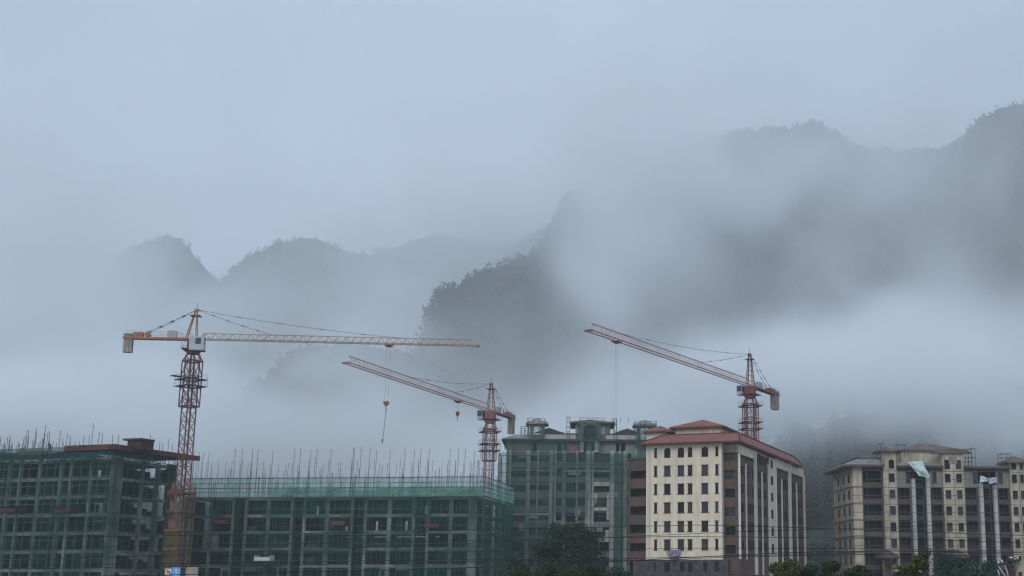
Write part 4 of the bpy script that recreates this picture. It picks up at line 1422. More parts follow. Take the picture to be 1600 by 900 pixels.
    # tie bars with their joints
    for nm, p, q in [('tie_bar', (.3, 0, apex_h + .1), (jib_len * t, 0, jib_h)) for t in tie_at] + [('tie_bar', (-.2, s * .2, apex_h), (-ctr_len * .8, s * .5, .2)) for s in (-1, 1)]:
        p, q = Vector(p), Vector(q)
        b = MB()
        N_ = 10
        pts = []
        for i in range(N_ + 1):
            t = i / N_
            v_ = p.lerp(q, t); v_.z -= (q - p).length * .012 * 4 * t * (1 - t)
            pts.append(v_)
        b.tube(pts, .036, 5)
        for t in (2, 4, 6, 8):
            v_ = pts[t]; d = (pts[t + 1] - pts[t - 1]).normalized()
            b.bar(v_ - d * .3, v_ + d * .3, .12, .15)
        rot(b.build(nm, M_ROPE, r))
    # trolley, ropes, hook block
    xt = jib_len * trolley_at
    b = MB(); b.box(xt - .7, xt + .7, -.7, .7, -.36, -.18); b.box(xt - .4, xt + .4, -.35, .35, -.58, -.36); tr = rot(b.build('trolley', M_HOOK, r))
    hz_ = hook_z - z_jib
    b = MB()
    for s in (-.35, .35): b.tube([(xt + s, 0, -.6), (xt + s * .8, 0, hz_ + .9)], .014, 4)
    rot(b.build('hoist_rope', M_ROPE, r))
    b = MB()
    b.prism([(xt - .46, hz_ + .85), (xt - .52, hz_ + .5), (xt - .14, hz_ - .0), (xt + .14, hz_ - .0), (xt + .52, hz_ + .5), (xt + .46, hz_ + .85)], -.22, .22)
    b.tube([(xt, 0, hz_), (xt, 0, hz_ - .45), (xt + .12, 0, hz_ - .75), (xt + .02, 0, hz_ - .95), (xt - .14, 0, hz_ - .85)], .07, 5)
    hk = rot(b.build('hook_block', M_HOOK, r))
    if sling:
        b = MB(); pts = [(xt - .3 * (i / 8) ** 1.3, .0, hz_ - .6 - sling * i / 8) for i in range(9)]
        b.tube(pts, .05, 5); b.tube([pts[-1], (pts[-1][0] - .1, 0, pts[-1][2] - .6)], .13, 5)
        b.build('sling_chain', M_ROPE, hk)
    # electric junction on the mast
    b = MB(); b.tube([(mast_w * .25, 0, .6), (mast_w * .25, 0, zt - 1)], .07, 5); b.build('ladder', mm, m)
    return r


def jib_geometry(px_m, py_m, Y, px_t, py_t):
    """mast point and jib tip at one height: returns base, direction, length, height"""
    a = P(px_m, py_m, Y)
    Yt = Y
    for _ in range(40):
        t = P(px_t, py_t, Yt)
        d = P(px_t, py_t, 1000.0); sl_ = (d.z - CAM_Z) / 1000.0
        Yt = (a.z - CAM_Z) / sl_
    t = P(px_t, py_t, Yt)
    v = t - a
    return a, math.atan2(v.y, v.x), v.length, a.z


def mast_base(px, py, Y):
    p = P(px, py, Y); return (p.x, p.y, 0)


a, dr, ln, zj = jib_geometry(303.5, 530, 231, 747, 540.5)
base = mast_base(303.5, 530, 231)
tower_crane('tower_crane', 'tower crane with long level tan boom and dark red mast between the netted blocks', base, dr + R(45), dr, zj, ln, 11.8, 5.1,
            (M_CR_DARK, M_CR_DARK, M_CR_ORANGE, (M_CR_YEL, M_CR_TAN), M_CR_ORANGE), trolley_at=.68, hook_z=P(600, 634, 235).z, sling=5.2, cab_side=-1, cage_len=9.2, head=(-1.35, .35), cab_k=1.25, tie_at=(.27, .73), cw=(1.5, 3.0), plats=((-4.6, True), (-5.8, False)), jib_h=1.05)
a, dr, ln, zj = jib_geometry(766.5, 642, 286, 541, 567)
base = mast_base(766.5, 642, 286)
tower_crane('tower_crane', 'haze-paled pink and red tower crane behind the right end of the long netted block', base, dr + R(35), dr, zj, ln, 13.5, 5.7,
            (M_CR_RED2, M_CR_RED2, M_CR_RED2, (M_CR_RED2, M_CR_PINK), M_CR_RED2), trolley_at=.27, hook_z=P(723, 649, 268).z, cab_side=-1, cage_len=8.0, tie_at=(.3, .62), cw=(1.7, 4.0), plats=((-2.0, False), (-4.6, True), (-6.0, False)), beam=.95, jib_h=1.3)
a, dr, ln, zj = jib_geometry(1172, 603, 280, 920, 516.5)
base = mast_base(1172, 603, 280)
tower_crane('tower_crane', 'red tower crane behind the red tiled roofs with its boom rising to the left', base, dr + R(40), dr, zj, ln, 15.5, 6.6,
            (M_CR_RED, M_CR_RED, M_CR_RED, (M_CR_RED, M_CR_PINK), M_CR_RED), trolley_at=.86, hook_z=3.4, cab_side=-1, cage_len=10.0, tie_at=(.36, .86), cw=(2.6, 3.8), plats=((-1.8, False), (-5.2, True), (-6.6, False)), beam=1.0, mast_w=1.9, jib_h=1.35)

# ------------------------------------------------------------------ vegetation
import numpy as np


def leaf_mat(name, c1, c2, scale=.5):
    m = mat(name, c1, rough=.75, col2=c2, scale=scale, spec=.2, detail=3)
    return m


M_LEAF_DK = leaf_mat('dark_tree_leaves', (0.036, 0.068, 0.036), (0.014, 0.028, 0.019), .6)
M_LEAF_MID = leaf_mat('bush_leaves', (0.040, 0.066, 0.022), (0.016, 0.030, 0.013), .8)
M_LEAF_YEL = leaf_mat('yellow_green_leaves', (0.085, 0.095, 0.022), (0.028, 0.040, 0.011), 1.1)
M_LEAF_BLUE = leaf_mat('dusky_shrub_leaves', (0.030, 0.075, 0.045), (0.015, 0.036, 0.026), .8)
M_BARK = mat('bark', (0.07, 0.055, 0.045), rough=.9, var=.4, scale=2)
M_FOREST = leaf_mat('hill_forest_leaves', (0.032, 0.064, 0.038), (0.015, 0.031, 0.022), .12)


def leaves(blobs, n, size, rng, flat=.0):
    """n small leaf faces spread through ellipsoid clumps (cx,cy,cz,rx,ry,rz); denser towards their skins"""
    B = np.array(blobs, float)
    vol = B[:, 3] * B[:, 4] * B[:, 5]
    idx = rng.choice(len(B), n, p=vol ** .75 / (vol ** .75).sum())
    d = rng.normal(size=(n, 3)); d /= np.linalg.norm(d, axis=1)[:, None]
    rr = rng.uniform(.25, 1, n) ** .5 * rng.uniform(.78, 1.12, n)
    c = B[idx, :3] + d * rr[:, None] * B[idx, 3:6]
    a = rng.normal(size=(n, 3)); a[:, 2] *= (1 - flat); a /= np.linalg.norm(a, axis=1)[:, None]
    b_ = np.cross(a, rng.normal(size=(n, 3))); b_ /= np.linalg.norm(b_, axis=1)[:, None]
    s = size * rng.uniform(.6, 1.4, n)[:, None]
    a *= s; b_ *= s * .6
    v = np.stack([c - a, c - b_ * .9, c + a, c + b_ * .9], 1).reshape(-1, 3)
    return v


def leaf_mesh(name, v, m, parent):
    me = bpy.data.meshes.new(name)
    n = len(v) // 4
    me.vertices.add(len(v)); me.vertices.foreach_set('co', v.astype('f').ravel())
    me.loops.add(4 * n); me.loops.foreach_set('vertex_index', np.arange(4 * n, dtype='i'))
    me.polygons.add(n); me.polygons.foreach_set('loop_start', np.arange(0, 4 * n, 4, dtype='i'))
    me.materials.append(m)
    me.update(calc_edges=True)
    o = bpy.data.objects.new(name, me); C.objects.link(o)
    if parent is not None: o.parent = parent
    return o


def tree(name, label, cat, loc, h, w, m, n, size, seed, trunk_h=.25, nb=16, group=None, depth=.8, shape='round'):
    rng = np.random.default_rng(seed)
    r = empty(name, loc); tag(r, label, cat, group)
    bl = []
    tips = []
    z0 = h * trunk_h
    for i in range(nb):
        a = rng.uniform(0, 2 * pi); t = rng.uniform(.0, 1)
        zc = z0 + (h - z0) * (.18 + .72 * t)
        env = (math.sin(pi * (.18 + .74 * t)) ** .7 if shape == 'round' else (1.05 - t)) * w / 2
        rad = env * rng.uniform(.3, .95) ** .6 * .78
        q = w * rng.uniform(.07, .19)
        x, y = cos(a) * rad, sin(a) * rad * depth
        bl.append((x, y, zc, q, q * depth, q * rng.uniform(.55, .9)))
        tips.append((x, y, zc))
    leaf_mesh('crown', leaves(bl, n, size, rng), m, r)
    b = MB()
    tr_ = max(.06, h * .025)
    b.tube([(0, 0, 0), (w * .01, 0, z0), (-w * .02, 0, h * .55), (w * .02, 0, h * .8)], [tr_, tr_ * .8, tr_ * .5, tr_ * .2], 7)
    for x, y, z in tips[:10]:
        zb = max(z0 * .7, z - (abs(x) + abs(y)) * .9 - .3)
        b.tube([(0, 0, zb), (x * .5, y * .5, zb + (z - zb) * .6), (x, y, z)], [tr_ * .4, tr_ * .25, tr_ * .08], 5)
    b.build('trunk', M_BARK, r)
    return r


def ground_at(px, Y):
    p = P(px, 880, Y); return (p.x, p.y, 0)


def height_at(py, Y, px=1050): return P(px, py, Y).z


tree('broadleaf_tree', 'dark round broadleaf tree standing before the faded netted block', 'tree', ground_at(888, 190), height_at(813, 190), 12.2, M_LEAF_DK, 15000, .19, 3, trunk_h=.08, nb=60)
tree('broadleaf_tree', 'smaller dark tree leaning off the right flank of the dark round tree', 'tree', ground_at(926, 188), height_at(840, 188), 4.6, M_LEAF_DK, 2200, .2, 4, trunk_h=.1, nb=14)
# hedge-like bushes before it
for i, (px, top, wpx, Y, lab, mm) in enumerate([
        (818, 872, 56, 112, 'low olive bush beside the corner of the green netted side wall', M_LEAF_MID),
        (868, 874, 66, 108, 'wide olive green bush below the dark round tree', M_LEAF_MID),
        (915, 879, 54, 106, 'olive bush between the dark round tree and the stone base', M_LEAF_MID),
        (962, 887, 60, 104, 'lowest dull bush at the foot of the torn netting', M_LEAF_BLUE),
        (1224, 866, 50, 96, 'yellow green bush at the far foot of the brown finned side', M_LEAF_YEL),
        (1262, 873, 46, 98, 'yellow green bush just right of the last white fin', M_LEAF_MID),
        (1300, 868, 34, 95, 'upright leafy bush in the gap before the stained cream corner', M_LEAF_MID),
        (1336, 878, 40, 97, 'olive bush before the stained cream side wall', M_LEAF_MID),
        (1492, 866, 62, 140, 'large dusky green shrub under the small porch roof', M_LEAF_BLUE),
        (1540, 872, 54, 138, 'dusky green shrub left of the utility pole', M_LEAF_BLUE)]):
    g_ = ground_at(px, Y); w_ = wpx * Y / F * 1.75
    tree('bush', lab, 'bush', g_, height_at(top, Y, px), w_, mm, 5200 if Y < 120 else 4200, .10 if Y < 120 else .14, 20 + i, trunk_h=.05, nb=34, group='bushes along the foot of the buildings')
# leafy young tree close to the camera
g_ = ground_at(1418, 58)
rng = np.random.default_rng(77)
rt = empty('young_tree', g_); tag(rt, 'young tree with large yellow green leaves close to the camera before the pale pillar', 'tree')
bl, tw = [], []
for (px, py, rr) in ((1450, 864, .22), (1443, 871, .26), (1436, 877, .24), (1428, 876, .2), (1440, 886, .3), (1425, 886, .32), (1412, 892, .3), (1400, 890, .22), (1392, 886, .15), (1433, 896, .34), (1408, 900, .3), (1448, 880, .16), (1453, 858, .10)):
    p = P(px, py, 58) - Vector(g_)
    bl.append((p.x, p.y + rng.uniform(-.5, .5), p.z, rr, rr, rr * .75)); tw.append(bl[-1][:3])
leaf_mesh('crown', leaves(bl, 620, .085, rng, .3), M_LEAF_YEL, rt)
M_LEAF_PALE = leaf_mat('pale_young_leaves', (0.36, 0.36, 0.22), (0.22, 0.24, 0.12), 2)
leaf_mesh('young_leaves', leaves(bl, 26, .075, rng, .3), M_LEAF_PALE, rt)
b = MB(); b.tube([(0, 0, 0), (.05, 0, 2.4), (.1, 0, 4.1)], [.09, .07, .04], 7)
for t_ in tw: b.tube([(.06, 0, 2.6), ((t_[0]) * .6, t_[1] * .6, (t_[2] + 2.9) / 2), t_], [.03, .02, .008], 5)
b.build('trunk', M_BARK, rt)

# forested hillside behind the right hand buildings
mountain('hill', [(930, 760), (1040, 740), (1150, 712), (1210, 694), (1270, 672), (1330, 652), (1420, 640), (1520, 622), (1620, 612), (1750, 600), (1900, 640)], 470, 105, 90, base=-2, nx=90, seed=21.0, rough=.35,
         label='steep wooded hillside right behind the buildings, its top lost in cloud', front_pow=1.0)
rng = np.random.default_rng(5)
allv = []
dg = bpy.context.evaluated_depsgraph_get()
hill = bpy.context.scene.objects['hill.001']
from mathutils.bvhtree import BVHTree
bvh = BVHTree.FromPolygons([v.co.copy() for v in hill.data.vertices], [tuple(p.vertices) for p in hill.data.polygons])
spots = []
for k in range(560):
    x, y = rng.uniform(-20, 150), rng.uniform(366, 470)
    hit = bvh.ray_cast(Vector((x, y, 400)), Vector((0, 0, -1)))
    if hit[0] is None: continue
    spots.append(hit[0])
for s in spots:
    hh, ww = rng.uniform(5, 9), rng.uniform(3.4, 5.6)
    nb = 5
    bl = [(s.x + rng.uniform(-.5, .5) * ww, s.y + rng.uniform(-.5, .5) * ww, s.z + hh * rng.uniform(.35, .95), ww * .45, ww * .45, ww * rng.uniform(.4, .8)) for _ in range(nb)]
    allv.append(leaves(bl, 150, .6, rng))
fo = leaf_mesh('forest', np.concatenate(allv), M_FOREST, None)
tag(fo, 'dense dark forest covering the misty hillside between the buildings', None, None, 'stuff')


def conifer(label, px, py_top, Y, hh, seed):
    rng = np.random.default_rng(seed)
    p = P(px, py_top, Y)
    r = empty('pine_tree', (p.x, p.y, p.z - hh)); tag(r, label, 'tree', 'tall conifers on the misty hill')
    bl = []
    for k in range(13):
        t = k / 12
        w_ = 2.5 * (1.02 - t) + .15
        for q in range(3):
            a = rng.uniform(0, 2 * pi)
            bl.append((cos(a) * w_ * .5, sin(a) * w_ * .5, hh * (.12 + .86 * t), w_ * .6, w_ * .6, .7))
    leaf_mesh('crown', leaves(bl, 900, .45, rng), M_FOREST, r)
    b = MB(); b.tube([(0, 0, -2), (0, 0, hh * .97)], [.35, .04], 6); b.build('trunk', M_BARK, r)


conifer('tallest pine on the misty hill, just left of the stained building', 1322, 664, 440, 17, 1)
conifer('pine on the misty hill midway between the two cream buildings', 1296, 692, 425, 14, 2)
conifer('short pine on the misty hill close behind the last white fin', 1268, 712, 415, 12, 3)

# scrub and trees along the ridges of the mountains
rng = np.random.default_rng(9)
allv = []
for nm in ('mountain', 'mountain.001', 'mountain.002', 'hill'):
    o = bpy.data.objects[nm]
    nr, nn, top = ROWS[nm]
    vv = o.data.vertices
    for k in range(2600 if nm != 'hill' else 500):
        i = int(rng.integers(0, nr)); up = int(min(abs(rng.normal(0, 9)), 60))
        co = vv[i * nn + max(0, top - up)].co
        ww = rng.uniform(1.8, 4.2)
        hh = ww * rng.uniform(.7, 1.6)
        x, y = co.x + rng.uniform(-2.5, 2.5), co.y + rng.uniform(-2, 1)
        allv.append(leaves([(x, y, co.z + hh * .35, ww * .6, ww * .6, hh * .5), (x + rng.uniform(-1, 1), y, co.z + hh * .75, ww * .4, ww * .4, hh * .4)], 16, 1.0, rng))
fo = leaf_mesh('forest', np.concatenate(allv), M_FOREST, None)
tag(fo, 'scrub and small trees roughening the ridges of the cloud covered mountains', None, None, 'stuff')

# ------------------------------------------------------------------ tarps
M_TARP_W = mat('pale_mint_tarp', (0.52, 0.65, 0.63), rough=.6, var=.15, scale=.8)
M_TARP_P = mat('dull_purple_sheet', (0.22, 0.20, 0.29), rough=.6, var=.3, scale=1.5)
M_TARP_L = mat('lilac_tarp', (0.46, 0.43, 0.54), rough=.6, var=.25, scale=.8)


def tarp(label, fac, quad, y, m, seed, bulge=.5, alpha=None):
    """a sagging cloth between four photo points on a facade, hung y in front of it"""
    q = [fac.at(px, py, y) for px, py in quad]
    n = 14
    vs, fs = [], []
    for i in range(n + 1):
        for j in range(n + 1):
            u, v = i / n, j / n
            x = (q[0][0] * (1 - u) + q[1][0] * u) * (1 - v) + (q[3][0] * (1 - u) + q[2][0] * u) * v
            z = (q[0][1] * (1 - u) + q[1][1] * u) * (1 - v) + (q[3][1] * (1 - u) + q[2][1] * u) * v
            d = y - bulge * sin(pi * u) * (.3 + .7 * sin(pi * v)) - .3 * fbm(u * 2.6, v * 2.6, seed, 3) - .16 * abs(sin(u * 9 + v * 5 + seed))
            z += .35 * fbm(u * 2.4, v * 2.4, seed + 4, 2) * (v * (1 - v) * 4 * .4 + v * .6)
            w_ = fac.world(x, d, z); vs.append(w_)
    c = sum(vs, Vector()) / len(vs)
    for i in range(n):
        for j in range(n): fs.append((i * (n + 1) + j, (i + 1) * (n + 1) + j, (i + 1) * (n + 1) + j + 1, i * (n + 1) + j + 1))
    mb = MB(); mb.add([v - c for v in vs], fs)
    o = mb.build('tarp', m); o.location = c
    so_ = o.modifiers.new('cloth_thickness', 'SOLIDIFY'); so_.thickness = .02
    tag(o, label, 'tarp')
    return o


tarp('large pale mint tarp hanging slantwise from the roof edge of the stained building', FD, [(1418, 722), (1441, 720.5), (1453, 747), (1436, 744)], -1.5, M_TARP_W, 1.0, .5)
tarp('small mint tarp draped on the parapet over the paired pale pillars', FD, [(1532, 743), (1540, 746), (1544, 752), (1530, 755)], -1.3, M_TARP_W, 2.0, .3)
tarp('lilac tarp draped beside the small mint one on the parapet', FD, [(1543, 747), (1557, 746), (1558, 755), (1546, 757)], -1.3, M_TARP_L, 3.0, .3)
tarp('lilac plastic sheet hanging low on the cream end wall above the stone base', FE, [(1041, 861), (1064, 858), (1062, 872), (1048, 874)], -.35, M_TARP_P, 4.0, .15)

# ------------------------------------------------------------------ site signs and hoarding at the foot of the hoist
M_SIGN_W = mat('white_sign_panel', (0.62, 0.60, 0.58), rough=.5, var=.12, scale=2)
M_SIGN_B = mat('blue_sign_panel', (0.12, 0.34, 0.62), rough=.45, var=.12, scale=2)
M_SIGN_X = mat('brown_red_mark', (0.14, 0.07, 0.06), rough=.6)
M_HOARD = mat('tan_hoarding_sheet', (0.27, 0.25, 0.20), rough=.8, var=.25, scale=.7)
YS = 205


def sign(label, px0, px1, py0, py1, m, marks):
    a, c = P(px0, py0, YS), P(px1, py1, YS)
    r = empty('safety_sign', ((a.x + c.x) / 2, YS, 0)); tag(r, label, 'sign')
    w_, zc, h_ = (c.x - a.x), (a.z + c.z) / 2, (a.z - c.z)
    b = MB(); b.box(-w_ / 2, w_ / 2, 0, .05, zc - h_ / 2, zc + h_ / 2); b.build('panel', m, r)
    b = MB(); marks(b, w_, h_, zc); b.build('symbol', M_SIGN_X if m is M_SIGN_W else M_SIGN_W, r)
    b = MB()
    for s in (-1, 1): b.box(s * w_ * .4 - .04, s * w_ * .4 + .04, .055, .13, 0, zc + h_ / 2)
    b.build('post', M_SCAF, r)


def m_x(b, w, h, z):
    b.bar((-w * .3, -.012, z + h * .28), (w * .42, -.012, z - h * .3), .02, .2); b.bar((w * .25, -.02, z + h * .22), (-w * .25, -.02, z - h * .2), .02, .13)
def m_i(b, w, h, z):
    b.box(-w * .06, w * .06, -.012, -.002, z - h * .30, z + h * .12); b.box(-w * .12, w * .12, -.012, -.002, z + h * .17, z + h * .32)


sign('small white sign with a brown cross at the foot of the hoist tower', 258.5, 267.5, 888.5, 899, M_SIGN_W, m_x)
sign('blue sign with a pale upright mark at the foot of the hoist tower', 269.5, 281, 886.5, 903, M_SIGN_B, m_i)
a, c = P(291, 886, 215), P(309, 898, 215)
r = empty('hoarding', ((a.x + c.x) / 2, 215, 0)); tag(r, 'tan hoarding panel on the ground right of the blue sign', 'hoarding')
b = MB(); w_ = c.x - a.x; b.box(-w_ / 2, w_ / 2, 0, .06, 1.2, a.z); b.build('panel', M_HOARD, r)
b = MB(); b.box(-w_ / 2, -w_ / 2 + .1, .065, .16, 0, a.z); b.box(w_ / 2 - .1, w_ / 2, .065, .16, 0, a.z); b.build('post', M_SCAF, r)

# ------------------------------------------------------------------ power cables across the street and the pole they run to
M_CABLE = mat('black_cable', (0.015, 0.015, 0.016), rough=.6)
M_CERAM = mat('white_insulator', (0.6, 0.6, 0.58), rough=.4)
M_BRACE = mat('grey_galvanised_brace', (0.36, 0.36, 0.36), rough=.6, var=.2, scale=3)
M_TRAFO = mat('dark_red_brown_housing', (0.055, 0.030, 0.030), rough=.6, var=.3, scale=3)
YP = 62.0
cabs = [([(-90, 886), (690, 875), (1000, 876), (1130, 871), (1400, 866), (1620, 872)], 'power cable that runs lowest past the dark round tree', .016),
        ([(-90, 842), (500, 833), (985, 822.5), (1130, 821), (1400, 830), (1640, 838)], 'uppermost power cable across the cream end wall', .014),
        ([(-90, 858), (500, 849), (985, 839.5), (1130, 839), (1400, 842), (1640, 850)], 'second power cable from the top across the cream end wall', .015),
        ([(-90, 874), (500, 866), (985, 858), (1130, 856.5), (1400, 858), (1640, 862)], 'third power cable from the top across the cream end wall', .012),
        ([(-90, 890), (500, 882), (985, 872.5), (1130, 869), (1260, 866), (1400, 861), (1640, 868)], 'power cable just above the stone base', .015),
        ([(-90, 880), (700, 850), (1180, 830), (1320, 826), (1460, 821), (1640, 815)], 'thin power cable rising to the right across the stained building', .012),
        ([(-90, 905), (700, 888), (1200, 865), (1320, 862), (1420, 861), (1640, 864)], 'thick power cable sagging across the gap between the two cream buildings', .020)]
for k, (pts, lab, rr) in enumerate(cabs):
    Y = YP + k * .6
    w_ = [P(px, py, Y) for px, py in pts]
    # smooth through the points
    sm = []
    for i in range(len(w_) - 1):
        p0 = w_[max(i - 1, 0)]; p1 = w_[i]; p2 = w_[i + 1]; p3 = w_[min(i + 2, len(w_) - 1)]
        for t in range(8):
            t /= 8
            sm.append(.5 * ((2 * p1) + (p2 - p0) * t + (2 * p0 - 5 * p1 + 4 * p2 - p3) * t * t + (3 * p1 - p0 - 3 * p2 + p3) * t ** 3))
    sm.append(w_[-1])
    ext = (sm[0] - sm[3]).normalized() * 30
    if k != 0 or True: sm = sm + [sm[-1] + Vector((12, 0, .3))]
    o0 = sm[0].copy()
    mb = MB(); mb.tube([p - o0 for p in sm], rr, 5)
    o = mb.build('power_cable', M_CABLE); o.location = o0
    tag(o, lab, 'cable', 'power cables across the street')
pp = P(1586, 900, YP - 1)
rp = empty('utility_pole', (pp.x, pp.y, 0)); tag(rp, 'utility pole with a slanting dark crossarm, pale braces and a dark box', 'utility pole')
def lp(px, py, dy=0): 
    v = P(px, py, YP - 1 + dy); return (v.x - pp.x, dy, v.z)
b = MB(); b.tube([(0, .25, 0), lp(1586, 874, .25)], [.17, .13], 9); b.build('pole', mat('pole_concrete', (0.22, 0.22, 0.21), var=.25, scale=2), rp)
b = MB(); b.bar(lp(1557.5, 883), lp(1592, 875.5), .10, .12); b.build('crossarm', M_DARKST, rp)
for q in (((1560, 884.5), (1571, 901)), ((1570, 884), (1573.5, 892)), ((1573.5, 892), (1575.5, 903)), ((1559, 890), (1561.5, 899))):
    b = MB(); b.bar(lp(*q[0], -.08), lp(*q[1], -.08), .055, .05); b.build('brace', M_BRACE, rp)
b = MB(); b.tube([lp(1599.5, 863, -.05), lp(1598, 872, -.05), lp(1594, 880, -.05), lp(1590, 890, -.05), lp(1588, 902, -.05)], .055, 7); b.build('conduit', M_BALLAST, rp)
b = MB(); x0, _, z0 = lp(1574, 877); x1, _, z1 = lp(1581, 865); b.box(x0, x1, -.3, .05, z0, z1); sw = b.build('switch_box', M_DARKST, rp)
b = MB(); x0, _, z0 = lp(1575, 872.3); x1, _, z1 = lp(1579.5, 870); b.box(x0, x1, -.312, -.302, z0, z1); b.build('label_plate', M_CERAM, sw)
b = MB(); x0, _, z0 = lp(1575, 902); x1, _, z1 = lp(1583, 885.5); b.box(x0, x1, -.25, .12, z0, z1); b.box(x0 - .03, x1 + .03, -.28, .15, z1, z1 + .05); b.build('transformer_box', M_TRAFO, rp)
for (px, py) in ((1560, 879), (1566, 878), (1590, 872)):
    p = lp(px, py); b = MB(); b.tube([(p[0], 0, p[2] - .06), (p[0], 0, p[2]), (p[0], 0, p[2] + .05), (p[0], 0, p[2] + .1)], [.02, .05, .03, .045], 8); b.build('insulator', M_CERAM, rp)

# ------------------------------------------------------------------ workers on the left block
M_CLOTH = mat('dark_work_clothes', (0.025, 0.03, 0.042), rough=.9, var=.3, scale=6)
M_CLOTH_R = mat('dull_red_jacket', (0.11, 0.035, 0.04), rough=.9, var=.3, scale=6)
M_HELM = mat('pale_helmet', (0.30, 0.28, 0.26), rough=.5)


def worker(label, px, Yl, joints, edges, radii, head, rz, m):
    s, _ = FA.at(px, 705, Yl)
    loc = FA.world(s, Yl, zl)
    me = bpy.data.meshes.new('person')
    me.from_pydata(joints, edges, [])
    me.materials.append(m)
    o = bpy.data.objects.new('person', me); C.objects.link(o)
    o.location = loc; o.rotation_euler = (0, 0, rz)
    o.modifiers.new('body', 'SKIN')
    for i, rr in enumerate(radii): me.skin_vertices[0].data[i].radius = (rr, rr)
    me.skin_vertices[0].data[0].use_root = True
    sb = o.modifiers.new('smooth', 'SUBSURF'); sb.levels = 1; sb.render_levels = 1
    tag(o, label, 'person')
    b = MB(); h = Vector(head); b.tube([h + Vector((0, 0, .02)), h + Vector((0, 0, .09)), h + Vector((0, 0, .14))], [.14, .12, .05], 9); b.build('helmet', M_HELM, o)


J = [(0, 0, .92), (-.02, 0, 1.2), (-.14, 0, 1.42), (-.24, 0, 1.52), (-.32, 0, 1.62), (.04, .1, .5), (.02, .1, .05), (-.1, .1, .02), (.06, -.1, .5), (.05, -.1, .05), (-.07, -.1, .02),
     (-.14, .2, 1.38), (-.34, .22, 1.16), (-.52, .15, 1.02), (-.14, -.2, 1.38), (-.36, -.22, 1.2), (-.55, -.12, 1.08)]
E_ = [(0, 1), (1, 2), (2, 3), (3, 4), (0, 5), (5, 6), (6, 7), (0, 8), (8, 9), (9, 10), (2, 11), (11, 12), (12, 13), (2, 14), (14, 15), (15, 16)]
RR = [.15, .15, .16, .07, .105, .085, .055, .05, .085, .055, .05, .075, .05, .04, .075, .05, .04]
worker('worker in dark clothes standing with head bent on the upper working deck', 78, -.4, J, E_, RR, (-.33, 0, 1.66), 0, M_CLOTH)
J2 = [(0, 0, .55), (-.15, 0, .78), (-.38, 0, .86), (-.5, 0, .86), (-.6, 0, .84), (-.2, .12, .42), (.05, .12, .06), (-.08, .12, .02), (-.2, -.12, .42), (.05, -.12, .06), (-.08, -.12, .02),
      (-.38, .2, .8), (-.5, .2, .5), (-.55, .15, .22), (-.38, -.2, .8), (-.52, -.2, .5), (-.58, -.12, .2)]
worker('worker in a dull red jacket crouching low on the upper working deck', 31, -.5, J2, E_, RR, (-.6, 0, .9), R(180), M_CLOTH_R)
